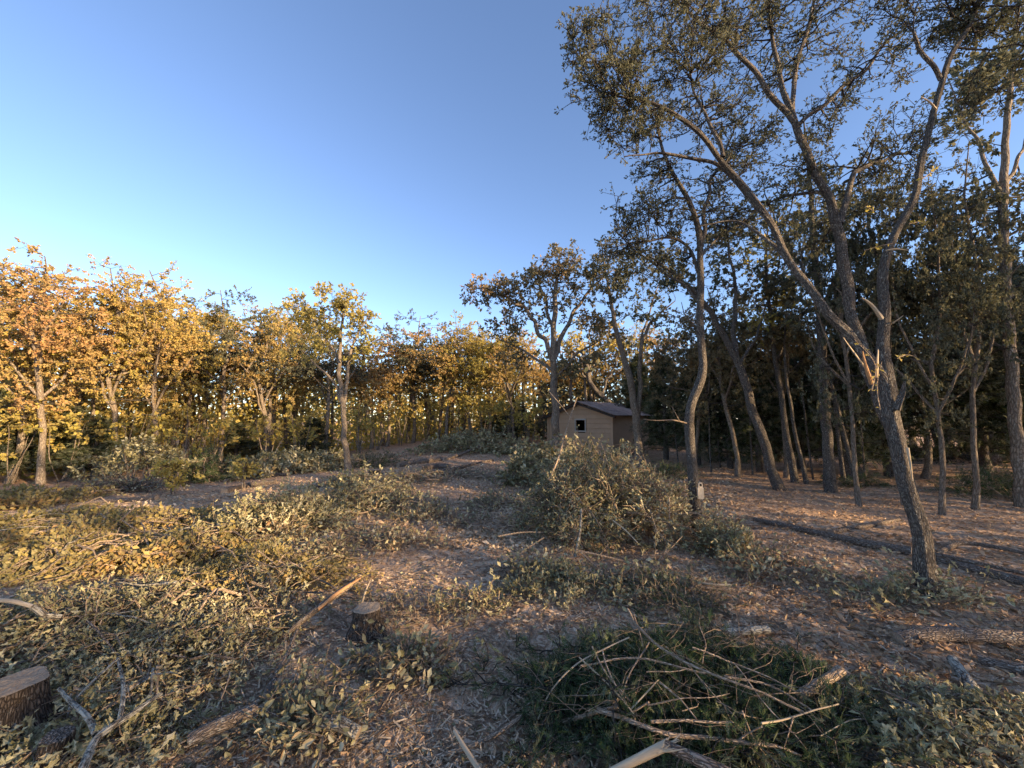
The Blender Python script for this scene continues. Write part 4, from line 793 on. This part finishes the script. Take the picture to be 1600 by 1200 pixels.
# ------------------------------------------------------------------ brush piles
def brush(name, label, centre, rx, ry, h, seed, nb=26, twigs=10, per=8, ls=.11, leafm=M_LEAF_CUT, barkm=M_STICK, tpl=LEAF_MD, big=0, flat=1.0, upright=.4, br=.012, cat='brush pile', bigtpl=LEAF_HD, blen=1.0, inner=1.0, tl=1.0, tops=0):
    r2 = np.random.default_rng(seed); c = np.array(centre, float); c[2] = G(c[0], c[1]); root = thing(name, label, cat, c)
    # main cut branches, each its own part
    TP, LP, LD = [], [], []
    for i in range(nb):
        a = r2.uniform(0, 6.283); q = np.sqrt(r2.random()) * .8; p = c + np.array([math.cos(a) * q * rx, math.sin(a) * q * ry, 0])
        d = np.array([r2.normal(), r2.normal(), 0]); d = unit(d) * r2.uniform(.5, 1.0) * max(rx, ry) * .75 * blen
        e = p + d; 
        hp = h * max(0, 1 - (((p[0] - c[0]) / rx) ** 2 + ((p[1] - c[1]) / ry) ** 2)) ** .6; he = h * max(0, 1 - (((e[0] - c[0]) / rx) ** 2 + ((e[1] - c[1]) / ry) ** 2)) ** .6
        u0, u1 = r2.uniform(.2, .95), r2.uniform(.3, 1.0 + upright)
        p[2] = G(p[0], p[1]) + .03 + hp * u0; e[2] = G(e[0], e[1]) + .03 + max(he, .15 * h) * u1
        m1 = p * .66 + e * .34 + r2.normal(size=3) * .05 * max(rx, h) + [0, 0, .10 * h]; m2 = p * .33 + e * .67 + r2.normal(size=3) * .05 * max(rx, h) + [0, 0, .10 * h]
        R = br * r2.uniform(.5, 1.3); mb = MB(); X, rr = limb(mb, [p, m1, m2, e], np.array([1, .8, .55, .25]) * R, 7, .05 + .02 * max(rx, 1), .12, seed * 50 + i)
        mb.build('branch', barkm, root, c, True)
        k = twigs; t = r2.uniform(.1, 1, k); ii = (t * (len(X) - 1)).astype(int); s0 = X[ii]; ax = unit(e - p)
        dd = ax * .5 + r2.normal(size=(k, 3)) * .7 + [0, 0, .15]; L = tl * r2.uniform(.12, .34, k) * (.5 + .5 * min(1.5, max(rx, h) / .6)); e2 = s0 + unit(dd) * L[:, None]
        TP.append(np.stack([s0, (s0 + e2) / 2 + r2.normal(size=(k, 3)) * .02, e2], 1))
    for i in range(tops):                                        # bare forked branches lying across the top
        a = r2.uniform(0, 6.283); q = np.sqrt(r2.random()) * .9; p = c + np.array([math.cos(a) * q * rx, math.sin(a) * q * ry, 0]); a2 = r2.uniform(0, 6.283); L = r2.uniform(.3, .8) * rx
        e = p + np.array([math.cos(a2) * L, math.sin(a2) * L * .7, 0]); Q = [p * (1 - t) + e * t + r2.normal(size=3) * .03 for t in (0, .33, .66, 1)]
        for v in Q: v[2] = G(v[0], v[1]) + .05 + r2.uniform(.6, 1.5) * h * max(0, 1.1 - ((v[0] - c[0]) / rx) ** 2 - ((v[1] - c[1]) / ry) ** 2) ** .5
        R = r2.uniform(.004, .010) * (1 if rx < 1.1 else 1.4); mb = MB(); limb(mb, Q, np.array([1, .85, .65, .3]) * R, 7, .05, .15, seed * 70 + i, wob=1.0)
        w_ = Q[1] + np.array([math.cos(a2 + .7) * L * .4, math.sin(a2 + .7) * L * .4, .05]); limb(mb, [Q[1], (Q[1] + w_) / 2 + r2.normal(size=3) * .02, w_], np.array([.6, .45, .2]) * R, 6, .05, .15, seed * 71 + i)
        mb.build('branch', (M_STICK, M_LICHEN, M_LOG)[i % 3], root, c, True)
    # extra leafy twigs filling the volume
    k = int(nb * twigs * .9 * inner); v = ball(r2, k, .4); v[:, 2] = np.abs(v[:, 2]); s0 = c + v * [rx, ry, h]; s0[:, 2] += G(s0[:, 0], s0[:, 1]) - c[2]
    dd = unit(r2.normal(size=(k, 3)) + v * .8); e2 = s0 + dd * tl * r2.uniform(.1, .3, (k, 1)); TP.append(np.stack([s0, (s0 + e2) / 2 + r2.normal(size=(k, 3)) * .02, e2], 1))
    TP = np.concatenate(TP); TP[..., 2] = np.maximum(TP[..., 2], G(TP[..., 0], TP[..., 1]) + .01)
    if flat < 1:
        rr_ = ((TP[..., 0] - c[0]) / rx) ** 2 + ((TP[..., 1] - c[1]) / ry) ** 2; TP[..., 2] = np.minimum(TP[..., 2], G(TP[..., 0], TP[..., 1]) + .04 + 1.6 * h * np.sqrt(np.maximum(0, 1.05 - rr_)) * np.clip(2.2 * vnoise(TP[..., 0] * 3.1, TP[..., 1] * 3.1, seed) - .35, .15, 1.3))
    N = len(TP); mb = MB(); tubes(mb, TP, np.broadcast_to(np.array([.005, .004, .002]), (N, 3)) * (1 if rx < 1.2 else 1.4), 3); mb.build('twigs', barkm, root, c, True, 'stuff')
    if per:
        j = np.repeat(np.arange(N), per); K = len(j); t = r2.uniform(.2, 1.05, K)[:, None]
        Q = TP[j, 0] * (1 - t) + TP[j, 2] * t + r2.normal(size=(K, 3)) * .02; D_ = unit(TP[:, 2] - TP[:, 0])[j] * .8 + r2.normal(size=(K, 3)) * .6
        mb = MB(); leaves(mb, Q, D_, r2.normal(size=(K, 3)) * 1.0 + [0, -.2, .6], ls * r2.uniform(.55, 1.2, K), tpl); mb.build('foliage', leafm, root, c, False, 'stuff')
    if big:                                                      # the leaves on the near side that can be told apart
        me = MB(); leaves(me, np.zeros((1, 3)), np.array([[0, 1., 0]]), np.array([[0, 0, 1.]]), np.array([1.]), bigtpl); o = me.build('leaf', leafm, root); data = o.data
        vv = unit(r2.normal(size=(big, 3))); vv[:, 2] = np.abs(vv[:, 2]) * .8 + .2
        for i in range(big):
            ob = o if i == 0 else bpy.data.objects.new('leaf', data)
            if i: COL.objects.link(ob); ob.parent = root
            w_ = ball(r2, 1, .5)[0]; px_ = c[0] + w_[0] * rx; py_ = c[1] + w_[1] * ry - ry * .2; f = max(0., 1 - w_[0] ** 2 - w_[1] ** 2) ** .5
            ob.location = (px_ - c[0], py_ - c[1], G(px_, py_) - c[2] + .03 + h * f * r2.uniform(.85, 1.12)); s = ls * r2.uniform(.85, 1.35); ob.scale = (s, s, s)
            ob.rotation_euler = (r2.normal() * .5 + .25, r2.normal() * .5, r2.uniform(0, 6.28))
    return root
c0 = gp(955, 842)
brush('brush_pile', 'large heap of cut oak tops in the clearing, left of the crooked tagged oak', c0 + [0, .35, 0], 1.35, .9, .92, 301, 84, 13, 6, .068, br=.011, upright=.45)
brush('brush_pile', 'dark green oak brush in front of the shed, left of the large heap', at(852, 735, 10.2), 1.05, .9, .85, 302, 24, 12, 9, .11, tpl=LEAF_LD)
c1 = at(925, 720, 8.6); brush('brush_pile', 'leafy oak tops stacked behind the large heap, pale leaves against the shed', c1, 1.2, .8, .95, 303, 34, 13, 7, .09, tpl=LEAF_LD, upright=1.0)
brush('brush_pile', 'low leafy oak sprays on the ground in front of the large heap', gp(880, 925), .62, .36, .08, 304, 14, 9, 8, .055, br=.005, tl=.5)
brush('brush_pile', 'thin leafy heap at the foot of the crooked tagged oak, right side', gp(1125, 865), .3, .35, .3, 305, 14, 10, 8, .06, br=.006)
# sticks standing out of the large heap
def stick(root, pts, r, mat, name='stick', sides=7, seed=0, jag=0.0, cap=True):
    b = np.array(root.location); mb = MB(); limb(mb, [at(*p) for p in pts], np.linspace(r, r * .6, len(pts)), sides, .04, .12, seed, cap=cap, jag=jag); return mb.build(name, mat, root, b, True)
PILE = [o for o in bpy.data.objects if o.name == 'brush_pile'][0]
for i, (pts, r, m) in enumerate((([(858, 750, 5.6), (874, 715, 5.7), (885, 670, 5.8), (901, 622, 5.9)], .015, M_STICK), ([(898, 870, 4.6), (908, 830, 4.7), (908, 795, 4.9)], .018, M_LICHEN), ([(858, 612, 6.2), (872, 628, 6.1), (884, 642, 6.0), (893, 656, 5.9)], .008, M_STICK), ([(938, 688, 5.6), (946, 712, 5.6), (952, 735, 5.5)], .006, M_STICK),
                                 ([(778, 838, 4.9), (820, 830, 4.9), (850, 832, 4.9)], .010, M_STICK), ([(785, 885, 4.4), (815, 862, 4.6), (850, 840, 4.8)], .010, M_STICK), ([(905, 860, 4.5), (940, 895, 4.3), (992, 930, 4.1)], .010, M_STICK), ([(945, 805, 4.9), (975, 825, 4.7), (996, 848, 4.5)], .009, M_WOOD), ([(850, 872, 4.4), (880, 885, 4.3), (912, 892, 4.2)], .012, M_LICHEN), ([(1020, 885, 4.5), (1045, 860, 4.6), (1066, 838, 4.7)], .008, M_STICK), ([(900, 860, 4.5), (960, 872, 4.4), (1030, 895, 4.3)], .014, M_STICK))):
    stick(PILE, pts, r, m, seed=400 + i)
# cedar pile, bottom right, with the traced sticks on it
cc = gp(1080, 1122)
CEDP = brush('brush_pile', 'dark green cedar brush pile with bare crossing sticks in the bottom right foreground', cc + [.02, .08, 0], 1.02, .60, .11, 306, 40, 20, 5, .09, M_CEDAR_CUT, M_TWIG, SPRAY, br=.006, inner=3.2, tl=.45, upright=0)
STK = [([(983, 996), (895, 1032), (874, 1057), (832, 1145)], .006), ([(981, 952), (1020, 1004), (1068, 1029), (1124, 1063), (1166, 1080), (1255, 1112)], .010), ([(905, 1041), (975, 1031), (1020, 1031), (1073, 1045), (1101, 1052)], .008), ([(1014, 1004), (995, 1035), (972, 1086)], .007),
       ([(941, 1015), (952, 1060), (997, 1131), (1008, 1168)], .006), ([(905, 1027), (930, 1052), (964, 1083), (990, 1115)], .005), ([(875, 1130), (919, 1112), (964, 1105)], .016), ([(927, 1205), (944, 1153), (969, 1125), (1013, 1098)], .010), ([(930, 1108), (975, 1117), (1014, 1136), (1048, 1150), (1101, 1153), (1152, 1161), (1210, 1166)], .015),
       ([(1017, 1128), (1080, 1127), (1144, 1128)], .010), ([(986, 1108), (1005, 1088), (1028, 1063)], .006), ([(1031, 1066), (1065, 1094), (1087, 1122)], .007), ([(1012, 1102), (1087, 1094), (1138, 1084)], .004), ([(761, 1153), (798, 1125), (817, 1101), (851, 1087)], .006), ([(1132, 1057), (1166, 1063), (1210, 1075), (1272, 1112)], .010),
       ([(1082, 1012), (1144, 1027), (1200, 1057), (1245, 1082)], .007), ([(1132, 1205), (1144, 1159), (1189, 1136)], .007), ([(1150, 1161), (1206, 1163), (1251, 1181)], .010), ([(1180, 1200), (1215, 1197), (1252, 1197)], .009), ([(1270, 1180), (1299, 1171), (1347, 1181)], .005), ([(1282, 1150), (1330, 1122), (1389, 1125)], .004), ([(1414, 1205), (1445, 1164), (1507, 1159)], .005), ([(925, 1010), (945, 1050), (985, 1095)], .006), ([(1010, 1050), (1045, 1048), (1075, 1045)], .004), ([(880, 1160), (930, 1150), (985, 1165)], .004), ([(1085, 1150), (1060, 1180), (1040, 1205)], .007), ([(1160, 1110), (1175, 1150), (1205, 1190)], .005), ([(1240, 1120), (1230, 1155), (1215, 1195)], .004), ([(990, 960), (1000, 990), (1005, 1010)], .006), ([(1092, 935), (1100, 990), (1098, 1035)], .005), ([(1190, 1130), (1250, 1120), (1310, 1100)], .006), ([(1150, 1040), (1210, 1110), (1260, 1170)], .004), ([(1040, 1010), (1090, 1060), (1150, 1120)], .004), ([(870, 1090), (930, 1080), (990, 1075)], .004)]
bb = np.array(CEDP.location)
for i, (pts, r) in enumerate(STK):
    hh = .29 + .03 * math.sin(i * 1.7)
    P = []
    for a, b_ in pts:
        p = gp(a, b_, .26); f = 1 - ((p[0] - bb[0]) / 1.0) ** 2 - ((p[1] - bb[1]) / .7) ** 2; P.append(gp(a, b_, max(.03, hh * max(0, f) ** .5 + .02)))
    mb = MB(); limb(mb, P, np.linspace(r * .78, r * .5, len(P)), 8, .03, .2, 500 + i, cap=True, jag=.01, wob=1.3); mb.build('stick', M_STICK if i % 5 else M_WOOD if r < .007 else M_STICK, CEDP, bb, True)
rt = np.random.default_rng(88); n = 150; a = rt.uniform(0, 6.283, n); q = np.sqrt(rt.random(n)) * .95
S = np.column_stack([bb[0] + np.cos(a) * q * .95, bb[1] + np.sin(a) * q * .58, np.zeros(n)]); zt = .06 + .2 * np.sqrt(np.maximum(0, 1 - q * q)); S[:, 2] = G(S[:, 0], S[:, 1]) + zt * rt.uniform(.6, 1.15, n)
a = rt.uniform(0, 6.283, n); L = rt.uniform(.15, .5, n); E = S + np.column_stack([np.cos(a) * L, np.sin(a) * L * .8, rt.normal(size=n) * .05]); E[:, 2] = np.maximum(E[:, 2], G(E[:, 0], E[:, 1]) + .02)
t = np.linspace(0, 1, 6)[None, :, None]; TPp = S[:, None] * (1 - t) + E[:, None] * t + np.sin(t * math.pi) * (rt.normal(size=(n, 1, 3)) * .05 + [0, 0, .02]) + rt.normal(size=(n, 6, 3)) * .006
r_ = rt.uniform(.0012, .0038, n)[:, None] * np.linspace(1, .45, 6)[None]; mb = MB(); tubes(mb, TPp, r_, 4); mb.build('bare_twigs', M_STICK, CEDP, bb, True, 'stuff')
brush('brush_pile', 'thin patch of green cedar sprays on the litter behind the cedar pile', gp(1060, 945), .42, .3, .05, 307, 12, 9, 6, .06, M_CEDAR_CUT, M_STICK, SPRAY, br=.004)
brush('brush_pile', 'cut oak leaves and twigs heaped in the bottom right corner', gp(1500, 1175), .75, .42, .12, 308, 28, 10, 6, .052, br=.005, flat=.5, tpl=LEAF_MD, big=90, tl=.6)
brush('brush_pile', 'sparse leafy twigs around the foot of the nearest oak', gp(1420, 940), .6, .28, .08, 309, 12, 6, 5, .07, br=.004)
# left-hand brush field
brush('brush_pile', 'broad heap of grey-green cut oak leaves filling the lower left foreground', gp(235, 1040), .85, .62, .14, 311, 46, 11, 7, .045, br=.008, flat=.5, tops=16, inner=.7, tpl=LEAF_MD, big=160, tl=.6)
brush('brush_pile', 'leafy heap at the left edge beside the bare white-tipped branch', gp(90, 1010), 1.0, .8, .18, 312, 40, 12, 7, .048, br=.008, flat=.5, tops=14, tpl=LEAF_MD, big=60, tl=.7)
brush('brush_pile', 'leafy twigs in front of the wide dark stump', gp(150, 1170), .45, .3, .08, 313, 14, 8, 6, .055, br=.004, tpl=LEAF_MD, big=50, tl=.5)
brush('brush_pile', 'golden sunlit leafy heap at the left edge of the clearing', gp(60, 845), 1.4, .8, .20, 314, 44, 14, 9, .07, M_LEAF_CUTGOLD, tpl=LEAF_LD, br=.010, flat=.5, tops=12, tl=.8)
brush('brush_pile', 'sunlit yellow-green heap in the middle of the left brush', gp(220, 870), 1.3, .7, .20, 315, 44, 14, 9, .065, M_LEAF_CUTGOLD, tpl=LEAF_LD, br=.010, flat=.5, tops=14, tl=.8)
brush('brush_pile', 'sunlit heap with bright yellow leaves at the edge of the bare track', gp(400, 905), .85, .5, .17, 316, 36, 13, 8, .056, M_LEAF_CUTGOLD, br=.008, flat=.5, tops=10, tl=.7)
brush('brush_pile', 'upright mound of oak brush with golden top beside the track', gp(435, 835), .8, .6, .40, 317, 36, 13, 7, .08, br=.010, upright=.5)
brush('brush_pile', 'shaded olive brush spread between the left heaps', gp(280, 960), 1.2, .75, .15, 318, 40, 12, 6, .048, br=.009, flat=.5, tops=16, tl=.6)
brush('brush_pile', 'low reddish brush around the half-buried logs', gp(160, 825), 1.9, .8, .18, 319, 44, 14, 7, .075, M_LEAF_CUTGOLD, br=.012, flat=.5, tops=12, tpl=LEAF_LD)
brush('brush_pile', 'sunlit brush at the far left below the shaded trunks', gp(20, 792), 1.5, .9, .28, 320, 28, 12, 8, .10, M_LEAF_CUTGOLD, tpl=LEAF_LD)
brush('brush_pile', 'long stack of bare grey branches on the left rise', gp(180, 772), 1.6, .5, .42, 321, 34, 9, 1, .1, M_LEAF_CUT, M_BARK_FAR, LEAF_LD, br=.02, blen=1.3)
brush('brush_pile', 'dark green cedar heap on the left rise', gp(320, 752), 1.3, .8, .75, 322, 24, 14, 7, .20, M_CEDAR_CUT, M_STICK, SPRAY)
brush('brush_pile', 'pale leafy brush along the foot of the left treeline', gp(430, 742), 1.6, .7, .7, 323, 26, 11, 7, .13, tpl=LEAF_LD)
brush('brush_pile', 'dark brush left of the slender lone oak trunk', gp(495, 735), 1.0, .6, .6, 324, 20, 11, 8, .12, tpl=LEAF_LD)
brush('brush_pile', 'low green brush right of the slender lone oak trunk', gp(585, 728), 1.3, .6, .35, 325, 18, 10, 7, .13, M_CEDAR_CUT, M_STICK, SPRAY)
brush('brush_pile', 'wide pale-leaved brush bank at the back of the clearing, left of the shed', at(745, 705, 18), 2.6, 1.2, .75, 326, 34, 12, 8, .15, tpl=LEAF_LD)
brush('brush_pile', 'tangle of logs and leafy tops in the middle of the clearing', gp(580, 800), 1.3, .55, .3, 327, 26, 10, 5, .09, br=.012)
brush('brush_pile', 'small leafy tangle under the bent log in the clearing', gp(570, 768), 1.0, .5, .3, 328, 16, 9, 6, .09, tpl=LEAF_LD)
brush('brush_pile', 'low green patch of cedar cuttings in front of the dark right woods', gp(1050, 745), .9, .5, .18, 329, 10, 9, 6, .16, M_CEDAR_CUT, M_STICK, SPRAY)
brush('brush_pile', 'cedar cuttings at the foot of the dark woods behind the crooked oak', gp(1150, 722), 1.6, .6, .3, 330, 16, 10, 6, .18, M_CEDAR_CUT, M_STICK, SPRAY)
brush('brush_pile', 'bare branch tangle in the dark woods right of the nearest oak', gp(1480, 722), 1.8, .8, .6, 331, 34, 10, 1, .1, M_LEAF_DARK, M_TWIG, LEAF_LD, br=.02)
brush('brush_pile', 'dark cedar cuttings beside the tall oak at the right edge', gp(1550, 775), 1.0, .6, .4, 332, 16, 10, 6, .16, M_CEDAR_CUT, M_STICK, SPRAY)
brush('brush_pile', 'small green cedar cuttings at the foot of the upright grey oak', gp(1345, 760), .7, .35, .15, 333, 8, 8, 6, .14, M_CEDAR_CUT, M_STICK, SPRAY)
brush('brush_pile', 'thin torn stems and chips around the foreground stump', gp(625, 965), .4, .28, .06, 334, 20, 4, 1, .05, br=.003, inner=.3, tl=.6)
brush('brush_pile', 'leafy twigs on the track between the stump and the cedar pile', gp(735, 955), .42, .22, .06, 335, 12, 6, 3, .055, br=.004, tl=.5)
brush('brush_pile', 'pale oval leaves on thin shoots at the bottom, left of centre', gp(465, 1140), .34, .22, .09, 336, 10, 7, 4, .05, br=.004, tpl=OVAL, big=40, bigtpl=OVAL)

for k, (px, py, rx, ry, h, lab) in enumerate([(640, 752, 1.0, .4, .14, 'bare slash and bark strips left of the far pale-ended logs'), (735, 745, 1.2, .5, .14, 'thin slash strewn along the far end of the track'), (770, 790, .7, .4, .10, 'grey twig slash on the track left of the large oak heap'), (690, 812, .8, .4, .08, 'low scatter of broken twigs in the middle of the track'), (610, 850, .6, .3, .10, 'pale split sticks lying beside the sunlit left heap'), (500, 868, .5, .25, .08, 'long pale sticks at the foot of the sunlit left heap'), (840, 900, .5, .3, .07, 'thin grey twigs in front of the large oak heap'), (1010, 925, .55, .25, .07, 'tangled grey twigs right of the low leafy sprays'), (1200, 890, .6, .3, .06, 'scattered twigs left of the nearest oak base'), (630, 1050, .35, .22, .05, 'small fan of pale twigs on the bare soil near the stump')]):
    brush('slash_pile', lab, gp(px, py), rx, ry, h, 800 + k, 24, 7, 2, .06, br=.006 if py > 800 else .022, tpl=LEAF_LD, blen=1.1, tl=.8, inner=.5, cat='slash pile')

# ------------------------------------------------------------------ saplings at the wood's edge
def sapling(label, px, py, dep, h, n, seed, leafm=M_LEAF_CUT, ls=.11, spread=.35, group=None):
    r2 = np.random.default_rng(seed); p = at(px, py, dep); p[2] = G(p[0], p[1]); root = thing('sapling', label, 'sapling', p, group)
    sk = []; mb = MB()
    for i in range(n):
        a = r2.uniform(0, 6.28); top = p + [math.cos(a) * spread * r2.uniform(.3, 1), math.sin(a) * spread, h * r2.uniform(.7, 1)]
        P = np.array([p + [r2.normal() * .05, r2.normal() * .05, -.05], p * .6 + top * .4 + r2.normal(size=3) * .08, p * .25 + top * .75 + r2.normal(size=3) * .06, top]); R = np.array([.022, .016, .011, .004]); sk.append((P, R)); limb(mb, P, R, 6, .15, .1, seed + i)
    mb.build('stems', M_BARK_FAR, root, p, True, 'stuff')
    g = grow(sk, [((p[0], p[1], p[2] + h * .65), (spread * 1.6, spread * 1.6, h * .35), 16)], r2, 5, 7, .25, ls, LEAF_LD)
    mb = MB(); tubes(mb, g['bp'], g['br'], 4); tubes(mb, g['tp'], g['tr'], 3); mb.build('twigs', M_TWIG, root, p, True, 'stuff')
    mb = MB(); leaves(mb, g['lp'], g['ld'], g['ln'], g['ls'], LEAF_LD); mb.build('foliage', leafm, root, p, False, 'stuff'); return root
SG = 'pale saplings at the foot of the left treeline'
for k, (px, dep, h) in enumerate([(175, 12.5, 1.5), (205, 12.2, 1.7), (240, 12.2, 1.6), (275, 12.4, 1.3), (148, 12.8, 1.2)]):
    sapling(['pale sapling in the middle left of the thicket below the leaning oak', 'tallest pale sapling of the thicket below the leaning oak', 'pale sapling right of the tallest one in the thicket', 'shorter pale sapling at the right end of the thicket', 'shortest pale sapling at the left end of the thicket'][k], px, 745, dep, h, 4, 600 + k, group=SG)
sapling('bright yellow leafy sapling beside the dark cedar heap', 268, 750, 10.5, .95, 4, 610, M_LEAF_GOLD, .12, .3)
sapling('thin yellow shoot standing right of the dark cedar heap', 380, 745, 10.5, .9, 2, 611, M_LEAF_GOLD, .09, .15)
sapling('golden sunlit bush in the gap right of the nearest oak trunk', 1445, 672, 20, 2.6, 6, 615, M_LEAF_GOLD, .17, 1.1)
UG = 'bushy understorey oaks under the left treeline'
UG_L = ['bushy young oak between the pale straight trunk and the sapling thicket', 'bushy young oak behind the left half of the sapling thicket', 'bushy young oak behind the yellow leafy sapling', 'bushy young oak behind the dark cedar heap', 'bushy young oak right of the thin yellow shoot', 'bushy young oak left of the slender lone oak', 'bushy young oak just right of the slender lone oak', 'second bushy young oak right of the slender lone oak', 'bushy young oak left of the bright orange oak trunk', 'bushy young oak right of the bright orange oak trunk', 'bushy young oak left of the twin dark stems', 'bushy young oak at the twin dark stems', 'bushy young oak behind the pale brush bank, nearest the shed', 'bushy young oak hiding the left corner of the shed', 'bushy young oak at the far left edge', 'far bushy young oak behind the leaning golden oak']
for k, (px, dep, h) in enumerate([(100, 14.5, 2.8), (205, 15.5, 2.9), (290, 15.5, 2.8), (330, 16.5, 2.6), (420, 17, 2.6), (470, 17.5, 2.6), (560, 19, 2.6), (590, 20, 2.5), (625, 22, 2.8), (665, 23, 2.8), (715, 22, 3.0), (755, 21, 3.2), (795, 19, 2.8), (830, 18.5, 2.8), (20, 14, 2.8), (250, 17, 3)]):
    sapling(UG_L[k], px, 720, dep, h, 5, 640 + k, M_LEAF_GOLD, .15, .8, UG)
PG = 'bare poles in the dark right-hand woods'
PG_L = ['bare pole just right of the crooked tagged oak', 'second bare pole right of the crooked tagged oak', 'bare pole left of the leaning oak trunk', 'bare pole touching the leaning oak in view', 'bare pole left of the upright grey oak', 'thicker bare trunk right of the upright grey oak', 'thin bare pole beside the nearest oak, left side', 'thicker bare trunk left of the nearest oak', 'bare pole right of the leaning oak upper trunk', 'bare pole left of the crooked tagged oak']
for k, (px, py, dep) in enumerate([(1110, 715, 12), (1125, 712, 13), (1150, 710, 13.5), (1175, 720, 11.5), (1270, 735, 10.8), (1318, 740, 10.4), (1352, 742, 10.2), (1338, 740, 9.9), (1195, 715, 12.5), (1060, 712, 14), (1470, 676, 17)]):
    r2 = np.random.default_rng(700 + k); p = at(px, py, dep); p[2] = G(p[0], p[1]); h = r2.uniform(3, 4.5); rr = .06 if k in (5, 7) else .16 if k == 10 else .028
    t = thing('bare_pole', PG_L[k] if k != 10 else 'dark leaning trunk beside the sunlit gap in the right-hand woods', 'tree trunk', p, PG if k != 10 else None)
    mb = MB(); l = r2.normal() * .3 - (.5 if k == 10 else 0); limb(mb, [p - [0, 0, .1], p + [l * .3, 0, h * .3], p + [l * .6 + .05, 0, h * .65], p + [l, .1, h]], [rr, rr * .8, rr * .7, rr * .4], 8, .2, .08, 700 + k); mb.build('trunk', M_BARK, t, p, True)
    mb = MB()
    for q in range(4):
        z = r2.uniform(.35, .9); s0 = p + [l * z, 0, h * z]; e = s0 + np.array([r2.normal(), r2.normal(), r2.uniform(0, .6)]) * .5; limb(mb, [s0, (s0 + e) / 2 + r2.normal(size=3) * .05, e], [rr * .4, rr * .3, .004], 5, .1, .1, q)
    mb.build('side_twigs', M_BARK, t, p, True, 'stuff')

# ------------------------------------------------------------------ litter (nobody could count it)
r2 = np.random.default_rng(77)
def scatter(n, d0, d1, a0=-58, a1=58):
    d = d0 * (d1 / d0) ** r2.random(n); a = np.radians(r2.uniform(a0, a1, n)); y = d; x = d * np.tan(a); return x, y
def litter(name, label, n, d0, d1, tpl, s0, s1, mat, dens=None, tilt=.5, up=.012, cat='leaf litter', a0=-57, a1=57):
    x, y = scatter(n, d0, d1, a0, a1)
    if dens is not None: k = r2.random(n) < dens(x, y); x, y = x[k], y[k]
    m = len(x); P = np.column_stack([x, y, G(x, y) + up * r2.random(m)]); D_ = np.column_stack([r2.normal(size=(m, 2)), r2.normal(size=m) * tilt * .5])
    mb = MB(); leaves(mb, P, D_, np.column_stack([r2.normal(size=(m, 2)) * tilt, np.ones(m)]), r2.uniform(s0, s1, m), tpl); o = mb.build(name, mat); o['kind'] = 'stuff'; o['label'] = label; o['category'] = cat; return o
track = lambda x, y: np.clip(.40 + 2.2 * (vnoise(x * 1.5, y * 1.5, 55) - .45) + .8 * (vnoise(x * 5, y * 5, 56) - .5), .4, 1) * np.clip(.45 + np.abs(x - (-.35 - .02 * y)) * .5, .3, 1)
litter('leaf_litter', 'dry curled oak leaves covering the ground of the clearing', 50000, 1.3, 12, CURL, .016, .055, M_LEAF_DRY, track)
litter('leaf_litter', 'dry brown leaves lying on the floor of the right-hand woods', 34000, 2.4, 22, CURL, .03, .085, M_LEAF_FLOOR, lambda x, y: np.clip((x - .6) * .3, 0, .85), a0=5, a1=58)
litter('leaf_litter', 'torn green-grey leaf pieces strewn over the cut area', 30000, 1.3, 12, LEAF_LD, .025, .06, M_LEAF_CUT, lambda x, y: np.clip(.25 + .5 * sst(.5, 3, -x) + .3 * (vnoise(x, y, 66) - .5), .08, .9))
litter('leaf_litter', 'grey-tan dead leaves and bark strips over the middle of the clearing', 24000, 5, 19, CURL, .045, .11, M_LEAF_DRY, lambda x, y: np.clip(.75 + 1.0 * (vnoise(x * .8, y * .8, 61) - .5), .2, 1), a0=-45, a1=30)
litter('wood_chips', 'pale wood chips and bark shreds strewn over the clearing', 52000, 1.3, 16, CHIP, .012, .07, M_CHIP, lambda x, y: np.clip(.45 + 2.0 * (vnoise(x * 1.1 + 7, y * 1.1, 57) - .45) + .8 * (vnoise(x * 4, y * 4, 58) - .5), .06, 1), .3, .02, 'wood chips')
litter('wood_chips', 'fresh light wood slivers scattered around the stump and track', 22000, 1.3, 14, CHIP, .012, .075, M_WOOD, lambda x, y: np.clip(.55 - .06 * np.abs(x) + 1.2 * (vnoise(x * 1.4, y * 1.4, 59) - .5), .08, .8), .4, .03, 'wood chips')
x, y = scatter(6000, 1.4, 14); m = len(x); a = r2.uniform(0, 6.28, m); L = r2.uniform(.08, .42, m)
S = np.column_stack([x, y, G(x, y) + .012]); E = S + np.column_stack([np.cos(a) * L, np.sin(a) * L, np.zeros(m)]); E[:, 2] = G(E[:, 0], E[:, 1]) + r2.uniform(.005, .05, m); Mi = (S + E) / 2 + r2.normal(size=(m, 3)) * .02; Mi[:, 2] = G(Mi[:, 0], Mi[:, 1]) + .02
mb = MB(); rr = r2.uniform(.001, .0042, m); tubes(mb, np.stack([S, Mi, E], 1), np.stack([rr, rr * .9, rr * .5], 1), 3)
o = mb.build('loose_twigs', M_STICK, None, None, True); o['kind'] = 'stuff'; o['label'] = 'loose bare twigs strewn over the clearing floor'; o['category'] = 'twigs'
